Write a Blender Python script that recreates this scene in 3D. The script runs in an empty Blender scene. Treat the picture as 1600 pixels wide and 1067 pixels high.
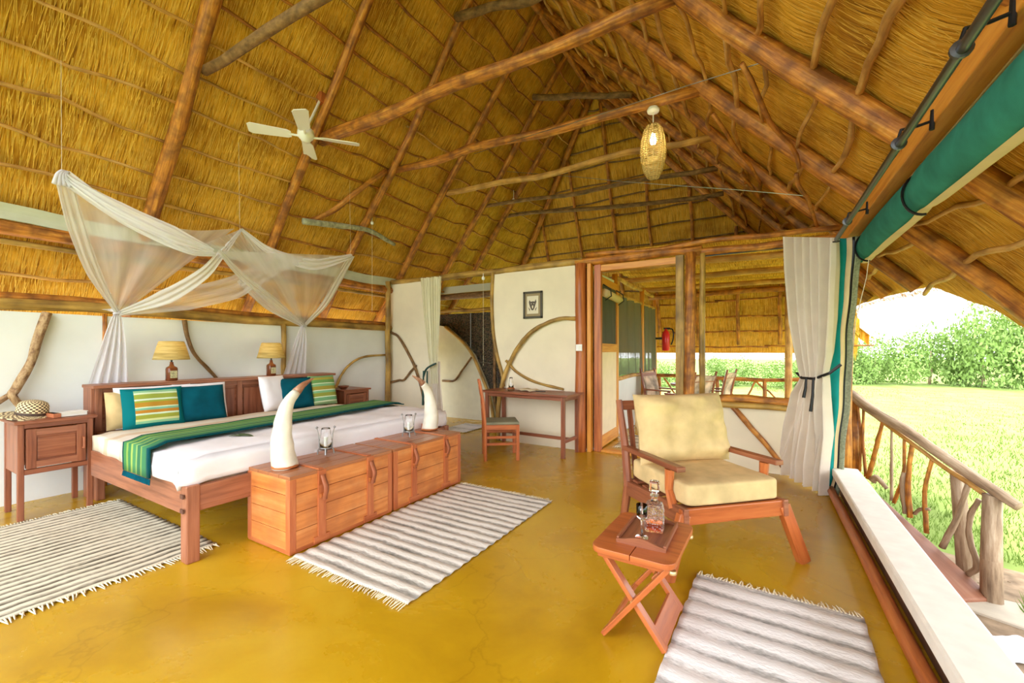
import bpy, bmesh, math, random
from mathutils import Vector, Matrix, noise
rnd = random.Random(7)
PI = math.pi
SC = bpy.context.scene
COL = SC.collection
# ------------------------------------------------------------------ camera, sky, sun, exposure
cam = bpy.data.objects.new('camera', bpy.data.cameras.new('camera')); COL.objects.link(cam)
cam.data.sensor_width = 36.0
cam.data.lens = 36.0 * 660.0 / 1600.0
cam.data.shift_y = 14.5 / 1600.0
cam.data.clip_start = 0.05; cam.data.clip_end = 400
cam.location = (0, 0, 1.32)
cam.rotation_euler = (PI / 2, 0, math.radians(30.58))
SC.camera = cam
w = bpy.data.worlds.new('sky'); SC.world = w; w.use_nodes = True
bg = w.node_tree.nodes['Background']; bg.inputs[0].default_value = (0.93, 0.97, 1.0, 1); bg.inputs[1].default_value = 1.3
sun = bpy.data.objects.new('sun', bpy.data.lights.new('sun', 'SUN')); COL.objects.link(sun)
sun.data.energy = 3.2; sun.data.angle = math.radians(12); sun.data.color = (1, .96, .88)
sun.rotation_euler = Vector((-0.22, 0.55, 0.80)).to_track_quat('Z', 'Y').to_euler()
SC.view_settings.view_transform = 'Standard'; SC.view_settings.look = 'None'
SC.view_settings.gamma = 1; SC.view_settings.use_curve_mapping = False
SC.view_settings.exposure = 2.1
SC.cycles.max_bounces = 12; SC.cycles.diffuse_bounces = 7; SC.cycles.transparent_max_bounces = 16
SC.cycles.sample_clamp_indirect = 8

# ------------------------------------------------------------------ materials
MATS = {}
def new_mat(name):
    m = bpy.data.materials.new(name); m.use_nodes = True; MATS[name] = m
    return m, m.node_tree, m.node_tree.nodes['Principled BSDF']
def N(nt, t, **k):
    n = nt.nodes.new(t)
    for a, b in k.items():
        if a in n.inputs: n.inputs[a].default_value = b
        else: setattr(n, a, b)
    return n
def ramp(nt, stops, mode='LINEAR'):
    r = nt.nodes.new('ShaderNodeValToRGB'); r.color_ramp.interpolation = mode
    el = r.color_ramp.elements
    while len(el) < len(stops): el.new(0.5)
    for e, (p, c) in zip(el, stops): e.position = p; e.color = (*c, 1)
    return r
def coords(nt, kind, scale):
    tc = nt.nodes.new('ShaderNodeTexCoord'); mp = nt.nodes.new('ShaderNodeMapping')
    nt.links.new(tc.outputs[kind], mp.inputs['Vector']); mp.inputs['Scale'].default_value = scale
    return mp
def streaky(name, cols, rough=.6, scale=(2, 40, 1), bump=.3, blot=None, kind='UV', spec=.5, dist=.01, detail=5):
    """colour streaks that run along the first texture axis"""
    m, nt, p = new_mat(name); L = nt.links.new
    mp = coords(nt, kind, scale)
    n = N(nt, 'ShaderNodeTexNoise', Scale=1.0, Detail=float(detail), Roughness=.62); L(mp.outputs[0], n.inputs['Vector'])
    k = len(cols)
    r = ramp(nt, [(.28 + .44 * i / (k - 1), c) for i, c in enumerate(cols)]); L(n.outputs['Fac'], r.inputs[0])
    out = r.outputs[0]
    if blot:
        mp2 = coords(nt, 'Object', (blot[0],) * 3)
        n2 = N(nt, 'ShaderNodeTexNoise', Scale=1.0, Detail=3.0); L(mp2.outputs[0], n2.inputs['Vector'])
        r2 = ramp(nt, [(.4, (0, 0, 0)), (.66, (1, 1, 1))]); L(n2.outputs['Fac'], r2.inputs[0])
        mul = N(nt, 'ShaderNodeMath', operation='MULTIPLY'); mul.inputs[1].default_value = blot[2]; L(r2.outputs[0], mul.inputs[0])
        mx = N(nt, 'ShaderNodeMixRGB'); L(mul.outputs[0], mx.inputs[0]); L(out, mx.inputs[1]); mx.inputs[2].default_value = (*blot[1], 1)
        out = mx.outputs[0]
    L(out, p.inputs['Base Color']); p.inputs['Roughness'].default_value = rough
    p.inputs['Specular IOR Level'].default_value = spec
    b = N(nt, 'ShaderNodeBump', Strength=bump, Distance=dist); L(n.outputs['Fac'], b.inputs['Height']); L(b.outputs[0], p.inputs['Normal'])
    return m
def plain(name, col, rough=.6, metal=0, var=.0, scale=6, spec=.5, bump=0, emis=None):
    m, nt, p = new_mat(name); L = nt.links.new
    mp = coords(nt, 'Object', (scale,) * 3)
    n = N(nt, 'ShaderNodeTexNoise', Scale=1.0, Detail=4.0); L(mp.outputs[0], n.inputs['Vector'])
    a = tuple(max(0, c * (1 - var)) for c in col); b_ = tuple(min(1, c * (1 + var)) for c in col)
    r = ramp(nt, [(.3, a), (.7, b_)]); L(n.outputs['Fac'], r.inputs[0]); L(r.outputs[0], p.inputs['Base Color'])
    p.inputs['Roughness'].default_value = rough; p.inputs['Metallic'].default_value = metal
    p.inputs['Specular IOR Level'].default_value = spec
    if bump:
        b = N(nt, 'ShaderNodeBump', Strength=bump, Distance=.01); L(n.outputs['Fac'], b.inputs['Height']); L(b.outputs[0], p.inputs['Normal'])
    if emis:
        p.inputs['Emission Color'].default_value = (*emis[0], 1); p.inputs['Emission Strength'].default_value = emis[1]
    return m
def fabric(name, col, var=.12, rough=.9, weave=300, trans=0, blot=None):
    m, nt, p = new_mat(name); L = nt.links.new
    mp = coords(nt, 'Object', (7, 7, 7))
    n = N(nt, 'ShaderNodeTexNoise', Scale=1.0, Detail=6.0); L(mp.outputs[0], n.inputs['Vector'])
    r = ramp(nt, [(.32, tuple(c * (1 - var) for c in col)), (.68, tuple(min(1, c * (1 + var)) for c in col))]); L(n.outputs['Fac'], r.inputs[0])
    L(r.outputs[0], p.inputs['Base Color']); p.inputs['Roughness'].default_value = rough; p.inputs['Specular IOR Level'].default_value = .15
    mp2 = coords(nt, 'Object', (weave,) * 3)
    n2 = N(nt, 'ShaderNodeTexNoise', Scale=1.0, Detail=1.0); L(mp2.outputs[0], n2.inputs['Vector'])
    b = N(nt, 'ShaderNodeBump', Strength=.25, Distance=.004); L(n2.outputs['Fac'], b.inputs['Height']); L(b.outputs[0], p.inputs['Normal'])
    if trans:
        t = N(nt, 'ShaderNodeBsdfTranslucent'); L(r.outputs[0], t.inputs['Color'])
        mx = N(nt, 'ShaderNodeMixShader'); mx.inputs[0].default_value = trans
        L(p.outputs[0], mx.inputs[1]); L(t.outputs[0], mx.inputs[2]); L(mx.outputs[0], nt.nodes['Material Output'].inputs[0])
    return m
def stripes(name, stops, axis=0, rough=.85, reps=1, fuzz=.006, bump=0):
    """constant bands along one UV axis"""
    m, nt, p = new_mat(name); L = nt.links.new
    tc = nt.nodes.new('ShaderNodeTexCoord'); sp = nt.nodes.new('ShaderNodeSeparateXYZ'); L(tc.outputs['UV'], sp.inputs[0])
    n = N(nt, 'ShaderNodeTexNoise', Scale=60.0, Detail=2.0); L(tc.outputs['UV'], n.inputs['Vector'])
    a = N(nt, 'ShaderNodeMath', operation='MULTIPLY_ADD'); L(n.outputs['Fac'], a.inputs[0]); a.inputs[1].default_value = fuzz; L(sp.outputs[axis], a.inputs[2])
    b = N(nt, 'ShaderNodeMath', operation='MULTIPLY'); L(a.outputs[0], b.inputs[0]); b.inputs[1].default_value = reps
    f = N(nt, 'ShaderNodeMath', operation='FRACT'); L(b.outputs[0], f.inputs[0])
    r = ramp(nt, stops, 'CONSTANT' if not reps > 1 else 'LINEAR'); L(f.outputs[0], r.inputs[0]); L(r.outputs[0], p.inputs['Base Color'])
    p.inputs['Roughness'].default_value = rough; p.inputs['Specular IOR Level'].default_value = .15
    return m
LOGC = [(.13, .035, .006), (.42, .14, .018), (.64, .26, .035), (.76, .40, .08)]
log = streaky('log_wood', LOGC, rough=.5, scale=(2.6, 34, 1), bump=.6, blot=(9.0, (.13, .04, .010), .75), dist=.02)
logp = streaky('pale_pole_wood', [(.34, .14, .02), (.66, .36, .09), (.80, .52, .20)], rough=.6, scale=(3, 20, 1), bump=.5, blot=(5, (.2, .09, .03), .6), dist=.02)
logd = streaky('dark_pole_wood', [(.06, .03, .012), (.2, .105, .035), (.34, .19, .07)], rough=.7, scale=(9, 14, 1), bump=.7, dist=.02)
logy = streaky('yellow_beam_wood', [(.22, .11, .02), (.5, .3, .06), (.62, .4, .11)], rough=.55, scale=(2, 18, 1), bump=.4, blot=(4, (.1, .05, .015), .7))
bark = streaky('mottled_bark', [(.09, .04, .02), (.30, .17, .08), (.50, .34, .18), (.2, .09, .04)], rough=.7, scale=(16, 22, 1), bump=.8, dist=.02)
logg = streaky('weathered_wood', [(.16, .10, .06), (.36, .25, .16), (.55, .43, .31)], rough=.8, scale=(3, 20, 1), bump=.6, dist=.02)
jambw = streaky('red_jamb_wood', [(.22, .05, .012), (.46, .13, .03), (.6, .22, .06)], rough=.4, scale=(2, 30, 1), bump=.2)
frameo = streaky('orange_frame_wood', [(.5, .16, .02), (.70, .29, .035), (.78, .38, .07)], rough=.45, scale=(2, 30, 1), bump=.15)
mvule = streaky('reddish_brown_wood', [(.13, .035, .016), (.27, .085, .038), (.38, .14, .065)], rough=.38, scale=(1.6, 26, 1), bump=.08)
mvule2 = streaky('polished_orange_wood', [(.27, .06, .014), (.46, .12, .03), (.56, .18, .05)], rough=.3, scale=(1.8, 22, 1), bump=.06)
bedw = streaky('bed_wood', [(.15, .05, .025), (.33, .12, .06), (.46, .19, .10)], rough=.42, scale=(1.6, 24, 1), bump=.08)
chestw = streaky('chest_plank_wood', [(.52, .15, .03), (.70, .25, .06), (.80, .36, .12)], rough=.4, scale=(1.5, 18, 1), bump=.1, blot=(7, (.38, .12, .04), .45))
chestd = streaky('chest_batten_wood', [(.34, .08, .025), (.5, .14, .045), (.62, .22, .08)], rough=.35, scale=(2, 22, 1), bump=.08)
chestt = streaky('chest_lid_wood', [(.22, .07, .028), (.4, .15, .06), (.5, .22, .1)], rough=.28, scale=(1.5, 18, 1), bump=.06)
plaster = plain('white_plaster', (.78, .81, .80), rough=.9, var=.04, scale=3, bump=.12, spec=.2)
creamp = plain('cream_plaster', (.80, .72, .54), rough=.9, var=.06, scale=2.5, bump=.15, spec=.2)
panelc = plain('cream_door_panel', (.84, .70, .46), rough=.8, var=.05)
sillm = plain('sill_plaster', (.86, .82, .74), rough=.8, var=.05, scale=12, bump=.2, spec=.2)
darkp = plain('dark_brown_plaster', (.22, .10, .05), rough=.8, var=.3)  # mottled dark brown for the base below the sill slab
white = plain('white_paint', (.85, .85, .82), rough=.35, var=.02)
black = plain('black_metal', (.02, .02, .022), rough=.4, metal=.6)
steel = plain('rod_metal', (.10, .10, .105), rough=.35, metal=.8)
silver = plain('tarnished_silver', (.3, .3, .3), rough=.35, metal=.9, var=.2)
redp = plain('red_paint', (.7, .02, .02), rough=.3)
leather = plain('tan_leather', (.42, .13, .055), rough=.5, var=.25)
canvg = fabric('green_canvas', (.035, .235, .18), var=.18)
canvc = fabric('cream_canvas', (.85, .70, .42), var=.05, trans=.25)
creamc = fabric('cream_curtain_cloth', (.80, .72, .62), var=.04, trans=.3)
creamc2 = fabric('ivory_curtain_cloth', (.84, .80, .60), var=.04, trans=.2)
teal = fabric('teal_cloth', (.0, .078, .115), var=.2)
tealg = fabric('turquoise_canvas', (.02, .38, .36), var=.12, trans=.3)
linen = fabric('white_linen', (.86, .84, .88), var=.03)
velvet = fabric('gold_velour', (.62, .46, .23), var=.16, weave=160)
seatg = fabric('olive_grey_leather', (.24, .23, .15), var=.15)
paper = plain('paper_white', (.84, .84, .80), rough=.8)
horn = plain('bone_horn', (.80, .75, .63), rough=.35, var=.14, scale=9)
hornt = streaky('horn_tip', [(.12, .04, .02), (.4, .18, .1), (.7, .5, .36)], rough=.35, scale=(6, 20, 1))
strawm = streaky('woven_straw', [(.42, .27, .06), (.75, .56, .2), (.9, .78, .42)], rough=.7, scale=(14, 90, 1), bump=.6)
pebble, nt, p = new_mat('pebble_wall')
mp = coords(nt, 'Object', (38, 38, 38)); v = N(nt, 'ShaderNodeTexVoronoi', Scale=1.0); nt.links.new(mp.outputs[0], v.inputs['Vector'])
r = ramp(nt, [(0, (.25, .17, .07)), (.35, (.12, .08, .035)), (.7, (.02, .015, .01))]); nt.links.new(v.outputs['Distance'], r.inputs[0])
hs = N(nt, 'ShaderNodeMixRGB', blend_type='MULTIPLY'); hs.inputs[0].default_value = .35; nt.links.new(r.outputs[0], hs.inputs[1]); nt.links.new(v.outputs['Color'], hs.inputs[2]); nt.links.new(hs.outputs[0], p.inputs['Base Color'])
b = N(nt, 'ShaderNodeBump', Strength=.8, Distance=.02); nt.links.new(v.outputs['Distance'], b.inputs['Height']); b.invert = True; nt.links.new(b.outputs[0], p.inputs['Normal']); p.inputs['Roughness'].default_value = .5
# polished ochre floor
floorm, nt, p = new_mat('ochre_polished_cement'); L = nt.links.new
mp = coords(nt, 'Object', (1.1, 1.1, 1.1)); n1 = N(nt, 'ShaderNodeTexNoise', Scale=1.0, Detail=7.0, Roughness=.6, Distortion=.6); L(mp.outputs[0], n1.inputs['Vector'])
r = ramp(nt, [(.3, (.40, .21, .005)), (.5, (.52, .30, .007)), (.72, (.60, .385, .022))]); L(n1.outputs['Fac'], r.inputs[0])
mp2 = coords(nt, 'Object', (.9, .9, .9)); vv = N(nt, 'ShaderNodeTexVoronoi', Scale=1.0, feature='DISTANCE_TO_EDGE')
wn = N(nt, 'ShaderNodeTexNoise', Scale=2.5, Detail=5.0); L(mp2.outputs[0], wn.inputs['Vector']); ad = N(nt, 'ShaderNodeMixRGB', blend_type='ADD'); ad.inputs[0].default_value = .55
L(mp2.outputs[0], ad.inputs[1]); L(wn.outputs['Color'], ad.inputs[2]); L(ad.outputs[0], vv.inputs['Vector'])
cr = ramp(nt, [(0.0, (.68, .62, .5)), (.006, (1, 1, 1))]); L(vv.outputs['Distance'], cr.inputs[0])
mm = N(nt, 'ShaderNodeMixRGB', blend_type='MULTIPLY'); mm.inputs[0].default_value = .45; L(r.outputs[0], mm.inputs[1]); L(cr.outputs[0], mm.inputs[2]); L(mm.outputs[0], p.inputs['Base Color'])
rr = N(nt, 'ShaderNodeMapRange'); rr.inputs[3].default_value = .16; rr.inputs[4].default_value = .38; L(n1.outputs['Fac'], rr.inputs[0]); L(rr.outputs[0], p.inputs['Roughness'])
p.inputs['Specular IOR Level'].default_value = .55
# thatch
def thatch_mat(name, cols, trans=0):
    m, nt, p = new_mat(name); L = nt.links.new
    mp = coords(nt, 'UV', (110, 3.0, 1)); n = N(nt, 'ShaderNodeTexNoise', Scale=1.0, Detail=6.0, Roughness=.7); L(mp.outputs[0], n.inputs['Vector'])
    mpb = coords(nt, 'UV', (1.6, 2.6, 1)); nb = N(nt, 'ShaderNodeTexNoise', Scale=1.0, Detail=4.0); L(mpb.outputs[0], nb.inputs['Vector'])
    k = len(cols); r = ramp(nt, [(.34 + .30 * i / (k - 1), c) for i, c in enumerate(cols)]); L(n.outputs['Fac'], r.inputs[0])
    r2 = ramp(nt, [(.36, (.55, .44, .26)), (.55, (1, 1, 1))]); L(nb.outputs['Fac'], r2.inputs[0])
    mx = N(nt, 'ShaderNodeMixRGB', blend_type='MULTIPLY'); mx.inputs[0].default_value = .8; L(r.outputs[0], mx.inputs[1]); L(r2.outputs[0], mx.inputs[2])
    L(mx.outputs[0], p.inputs['Base Color']); p.inputs['Roughness'].default_value = .75; p.inputs['Specular IOR Level'].default_value = .25
    b = N(nt, 'ShaderNodeBump', Strength=.7, Distance=.02); L(n.outputs['Fac'], b.inputs['Height']); L(b.outputs[0], p.inputs['Normal'])
    return m
TH = [(.12, .04, .004), (.66, .32, .022), (.90, .51, .055), (.97, .70, .17)]
thatch = thatch_mat('thatch_straw', TH)
strandm = plain('loose_straw', (.88, .52, .08), rough=.7, var=.3, scale=14)
# woven rugs
def rug_mat(name, dark, light, reps, cut):
    m, nt, p = new_mat(name); L = nt.links.new
    tc = nt.nodes.new('ShaderNodeTexCoord'); sp = nt.nodes.new('ShaderNodeSeparateXYZ'); L(tc.outputs['UV'], sp.inputs[0])
    mp = coords(nt, 'UV', (3, 30, 1)); n = N(nt, 'ShaderNodeTexNoise', Scale=1.0, Detail=4.0); L(mp.outputs[0], n.inputs['Vector'])
    mp2 = coords(nt, 'UV', (28, 120, 1)); n2 = N(nt, 'ShaderNodeTexNoise', Scale=1.0, Detail=3.0); L(mp2.outputs[0], n2.inputs['Vector'])
    a = N(nt, 'ShaderNodeMath', operation='MULTIPLY'); L(sp.outputs[1], a.inputs[0]); a.inputs[1].default_value = reps * 2 * PI
    s_ = N(nt, 'ShaderNodeMath', operation='SINE'); L(a.outputs[0], s_.inputs[0])
    x = N(nt, 'ShaderNodeMath', operation='MULTIPLY_ADD'); L(n.outputs['Fac'], x.inputs[0]); x.inputs[1].default_value = 3.0; L(s_.outputs[0], x.inputs[2])
    y = N(nt, 'ShaderNodeMath', operation='MULTIPLY_ADD'); L(n2.outputs['Fac'], y.inputs[0]); y.inputs[1].default_value = 1.6; L(x.outputs[0], y.inputs[2])
    z = N(nt, 'ShaderNodeMapRange'); z.inputs[1].default_value = cut - 1.0; z.inputs[2].default_value = cut + 1.0; L(y.outputs[0], z.inputs[0])
    r = ramp(nt, [(0, dark), (.45, tuple((d + l) / 2 for d, l in zip(dark, light))), (.8, light)]); L(z.outputs[0], r.inputs[0]); L(r.outputs[0], p.inputs['Base Color'])
    p.inputs['Roughness'].default_value = .95; p.inputs['Specular IOR Level'].default_value = .1
    b = N(nt, 'ShaderNodeBump', Strength=.7, Distance=.006); L(n2.outputs['Fac'], b.inputs['Height']); L(b.outputs[0], p.inputs['Normal'])
    return m
rugA = rug_mat('rug_left_weave', (.13, .11, .08), (.70, .64, .50), 24, 2.1)
rugB = rug_mat('rug_middle_weave', (.20, .19, .17), (.72, .68, .62), 19, 1.7)
rugC = rug_mat('rug_right_weave', (.16, .16, .15), (.80, .78, .78), 13, 1.35)
fringem = fabric('fringe_cotton', (.80, .72, .52), var=.1)
# net
net, nt, p = new_mat('net_gauze'); L = nt.links.new
def gauze(name, op, col=(.90, .91, .94)):
    m = bpy.data.materials.new(name); m.use_nodes = True; nt = m.node_tree; L = nt.links.new; nt.nodes.remove(nt.nodes['Principled BSDF'])
    d = N(nt, 'ShaderNodeBsdfDiffuse'); d.inputs[0].default_value = (*col, 1); t = N(nt, 'ShaderNodeBsdfTranslucent'); t.inputs[0].default_value = (*col, 1)
    a = N(nt, 'ShaderNodeMixShader'); a.inputs[0].default_value = .4; L(d.outputs[0], a.inputs[1]); L(t.outputs[0], a.inputs[2])
    tr = N(nt, 'ShaderNodeBsdfTransparent'); mx = N(nt, 'ShaderNodeMixShader')
    mp = coords(nt, 'UV', (9, 1.5, 1)); n = N(nt, 'ShaderNodeTexNoise', Scale=1.0, Detail=3.0); L(mp.outputs[0], n.inputs['Vector'])
    mr = N(nt, 'ShaderNodeMapRange'); mr.inputs[1].default_value = .3; mr.inputs[2].default_value = .7; mr.inputs[3].default_value = op - .1; mr.inputs[4].default_value = min(1, op + .12); L(n.outputs['Fac'], mr.inputs[0])
    L(mr.outputs[0], mx.inputs[0]); L(tr.outputs[0], mx.inputs[1]); L(a.outputs[0], mx.inputs[2]); L(mx.outputs[0], nt.nodes['Material Output'].inputs[0])
    return m
net1 = gauze('net_gauze_single', .44); net2 = gauze('net_gauze_folded', .82); net3 = gauze('net_gauze_bunched', .93, (.86, .85, .92))
meshm = gauze('insect_mesh', .86, (.17, .17, .14))
def glass(name, col=(1, 1, 1), rough=.02, ior=1.45):
    m, nt, p = new_mat(name); p.inputs['Base Color'].default_value = (*col, 1); p.inputs['Transmission Weight'].default_value = 1; p.inputs['Roughness'].default_value = rough; p.inputs['IOR'].default_value = ior
    return m
clearg = glass('clear_glass'); cutg = glass('cut_glass')
nt = cutg.node_tree; mp = coords(nt, 'Object', (75, 75, 75)); vv = N(nt, 'ShaderNodeTexVoronoi', Scale=1.0); nt.links.new(mp.outputs[0], vv.inputs['Vector']); b = N(nt, 'ShaderNodeBump', Strength=.7, Distance=.006); nt.links.new(vv.outputs['Distance'], b.inputs['Height']); nt.links.new(b.outputs[0], nt.nodes['Principled BSDF'].inputs['Normal'])
amber = glass('brandy', (.75, .12, .01)); brownb = plain('brown_bottle_glass', (.16, .045, .015), rough=.12)
shadem = streaky('lampshade_straw', [(.22, .15, .03), (.55, .43, .15), (.80, .70, .38)], rough=.7, scale=(3, 60, 1), bump=.8)
nt = shadem.node_tree; p = nt.nodes['Principled BSDF']; t = N(nt, 'ShaderNodeBsdfTranslucent'); t.inputs[0].default_value = (.9, .72, .3, 1); mx = N(nt, 'ShaderNodeMixShader'); mx.inputs[0].default_value = .28
nt.links.new(p.outputs[0], mx.inputs[1]); nt.links.new(t.outputs[0], mx.inputs[2]); nt.links.new(mx.outputs[0], nt.nodes['Material Output'].inputs[0])
bulbm = plain('lit_bulb', (1, 1, 1), emis=((1, .88, .66), 5))
# outdoors
grassm = plain('lawn_grass', (.165, .225, .055), rough=.95, var=.3, scale=1.6, spec=.1, bump=.6)
bladem = plain('grass_blades', (.15, .225, .045), rough=.8, var=.3, scale=2, spec=.1)
leafm = plain('bush_leaves', (.24, .36, .10), rough=.7, var=.4, scale=.5, spec=.2)
dirtm = plain('bare_earth', (.24, .17, .11), rough=.95, var=.35, scale=9, bump=.8, spec=.1)
curbm = plain('pale_cement', (.42, .36, .28), rough=.9, var=.1, bump=.2)
rampm = streaky('ramp_board', [(.15, .05, .022), (.24, .09, .045), (.30, .14, .08)], rough=.6, scale=(1.5, 10, 1))

# ------------------------------------------------------------------ mesh helpers
class MB:
    def __init__(s): s.v = []; s.f = []; s.uv = []
    def add(s, vs, fs, uvs):
        o = len(s.v); s.v += [tuple(q) for q in vs]; s.f += [tuple(i + o for i in f) for f in fs]; s.uv += uvs
    def box(s, c, size, rot=None, taper=None):
        hx, hy, hz = (q / 2 for q in size)
        pts = [Vector((x * hx, y * hy, z * hz)) for z in (-1, 1) for y in (-1, 1) for x in (-1, 1)]
        if taper:
            for q in pts:
                if q.z < 0: q.x *= taper; q.y *= taper
        R = rot.to_matrix() if hasattr(rot, 'to_matrix') else (rot if rot is not None else Matrix.Identity(3))
        vs = [R @ q + Vector(c) for q in pts]
        fs = [(0, 2, 3, 1), (4, 5, 7, 6), (0, 1, 5, 4), (2, 6, 7, 3), (0, 4, 6, 2), (1, 3, 7, 5)]
        long_ax = max(range(3), key=lambda i: size[i]); off = rnd.random() * 9; uvs = []
        for f in fs:
            span = [max(pts[i][a] for i in f) - min(pts[i][a] for i in f) for a in range(3)]
            flat = min(range(3), key=lambda a: span[a]); ax = [a for a in range(3) if a != flat]
            if long_ax in ax: u_ = long_ax; v_ = [a for a in ax if a != u_][0]
            else: u_, v_ = ax
            for i in f: uvs.append((pts[i][u_] + off, pts[i][v_] + off))
        s.add(vs, fs, uvs); return s
    def beam(s, a, b, w, h, up=(0, 0, 1)):
        """squared bar from a to b"""
        a = Vector(a); b = Vector(b); d = (b - a); l = d.length; x = d.normalized(); y = Vector(up).cross(x)
        if y.length < 1e-4: y = Vector((0, 1, 0)).cross(x)
        y.normalize(); z = x.cross(y); R = Matrix((x, y, z)).transposed()
        return s.box((a + b) / 2, (l, w, h), R)
    def tube(s, pts, rad, n=10, jit=0, caps=True, sq=None):
        pts = [Vector(q) for q in pts]; k = len(pts)
        if not hasattr(rad, '__len__'): rad = [rad] * k
        vs = []; uvs = []; fs = []; ln = rnd.random() * 7; off = rnd.random() * 3
        prev = None; rows = []
        for i, q in enumerate(pts):
            t = (pts[min(i + 1, k - 1)] - pts[max(i - 1, 0)]).normalized()
            if prev is None:
                a = Vector((0, 0, 1)) if abs(t.z) < .9 else Vector((1, 0, 0)); nrm = (a - t * a.dot(t)).normalized()
            else: nrm = (prev - t * prev.dot(t)).normalized()
            prev = nrm; bn = t.cross(nrm)
            if i: ln += (pts[i] - pts[i - 1]).length
            rows.append(ln)
            for j in range(n):
                an = 2 * PI * j / n; rr_ = rad[i] * (1 + (jit * (noise.noise(Vector((q.x * 4 + j * 1.7, q.y * 4, q.z * 4 + i * .3))) if jit else 0)))
                vs.append(q + nrm * math.cos(an) * rr_ + bn * math.sin(an) * rr_)
        for i in range(k - 1):
            for j in range(n):
                j2 = (j + 1) % n; fs.append((i * n + j, i * n + j2, (i + 1) * n + j2, (i + 1) * n + j))
                r_ = max(rad[i], .01) * 2 * PI / n
                uvs += [(rows[i], off + j * r_), (rows[i], off + (j + 1) * r_), (rows[i + 1], off + (j + 1) * r_), (rows[i + 1], off + j * r_)]
        if caps:
            fs.append(tuple(reversed(range(n)))); uvs += [(off + math.cos(2 * PI * j / n) * .02, off + math.sin(2 * PI * j / n) * .02) for j in reversed(range(n))]
            fs.append(tuple((k - 1) * n + j for j in range(n))); uvs += [(off + math.cos(2 * PI * j / n) * .02, off + math.sin(2 * PI * j / n) * .02) for j in range(n)]
        s.add(vs, fs, uvs); return s
    def lathe(s, prof, n=20, c=(0, 0, 0), sq=0, caps=True):
        vs = []; fs = []; uvs = []; k = len(prof); al = [0]
        for (r0, z0), (r1, z1) in zip(prof, prof[1:]): al.append(al[-1] + math.hypot(r1 - r0, z1 - z0))
        for r_, z in prof:
            for j in range(n):
                a = 2 * PI * j / n; m_ = 1
                if sq: m_ = 1 / max(abs(math.cos(a)), abs(math.sin(a))) ** sq
                vs.append((c[0] + r_ * m_ * math.cos(a), c[1] + r_ * m_ * math.sin(a), c[2] + z))
        for i in range(k - 1):
            for j in range(n):
                j2 = (j + 1) % n; fs.append((i * n + j, i * n + j2, (i + 1) * n + j2, (i + 1) * n + j))
                uvs += [(j / n, al[i]), ((j + 1) / n, al[i]), ((j + 1) / n, al[i + 1]), (j / n, al[i + 1])]
        if caps:
            if prof[0][0] > 1e-5: fs.append(tuple(reversed(range(n)))); uvs += [(0, 0)] * n
            if prof[-1][0] > 1e-5: fs.append(tuple((k - 1) * n + j for j in range(n))); uvs += [(0, 0)] * n
        s.add(vs, fs, uvs); return s
    def grid(s, fn, nu, nv, uvfn=None, close=False):
        vs = []; fs = []; uvs = []
        for i in range(nu + 1):
            for j in range(nv + 1): vs.append(fn(i / nu, j / nv))
        for i in range(nu):
            for j in range(nv):
                a = i * (nv + 1) + j; f = (a, a + nv + 1, a + nv + 2, a + 1); fs.append(f)
                q = [(i / nu, j / nv), ((i + 1) / nu, j / nv), ((i + 1) / nu, (j + 1) / nv), (i / nu, (j + 1) / nv)]
                uvs += [uvfn(*t_) if uvfn else t_ for t_ in q]
        s.add(vs, fs, uvs); return s
    def prism(s, poly, z0, z1, bevel=0):
        k = len(poly); vs = [(x, y, z0) for x, y in poly] + [(x, y, z1) for x, y in poly]
        fs = [tuple(reversed(range(k))), tuple(range(k, 2 * k))] + [(i, (i + 1) % k, k + (i + 1) % k, k + i) for i in range(k)]
        uvs = [poly[i] for i in reversed(range(k))] + list(poly)
        for i in range(k): uvs += [(i * .1, z0), (i * .1 + .1, z0), (i * .1 + .1, z1), (i * .1, z1)]
        s.add(vs, fs, uvs); return s
    def build(s, name, m, parent=None, bevel=0, smooth=False, solid=0, sub=0, stuff=False, label=None, wn=False):
        me = bpy.data.meshes.new(name); me.from_pydata(s.v, [], s.f)
        ul = me.uv_layers.new(name='UVMap'); flat = [c for q in s.uv for c in q]; ul.data.foreach_set('uv', flat)
        if smooth: me.polygons.foreach_set('use_smooth', [True] * len(me.polygons))
        me.materials.append(m); me.update()
        o = bpy.data.objects.new(name, me); COL.objects.link(o)
        if parent: o.parent = parent
        if solid: q = o.modifiers.new('solid', 'SOLIDIFY'); q.thickness = solid; q.offset = 0 if solid < .02 else 1
        if bevel: q = o.modifiers.new('bevel', 'BEVEL'); q.width = bevel; q.segments = 2; q.limit_method = 'ANGLE'
        if sub: q = o.modifiers.new('sub', 'SUBSURF'); q.levels = sub; q.render_levels = sub
        if stuff: o['kind'] = 'stuff'
        if label: o['label'] = label
        return o
def tag(o, label, cat=None, group=None, kind=None):
    o['label'] = label
    if cat: o['category'] = cat
    if group: o['group'] = group
    if kind: o['kind'] = kind
    return o
def thing(name, label, cat, loc=(0, 0, 0), rz=0, group=None, kind=None):
    o = bpy.data.objects.new(name, None); COL.objects.link(o); o.location = loc; o.rotation_euler = (0, 0, rz); o.empty_display_size = .1
    return tag(o, label, cat, group, kind)
def copy_tree(o, parent=None):
    c = o.copy(); COL.objects.link(c); c.parent = parent
    for ch in o.children: copy_tree(ch, c)
    return c
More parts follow.
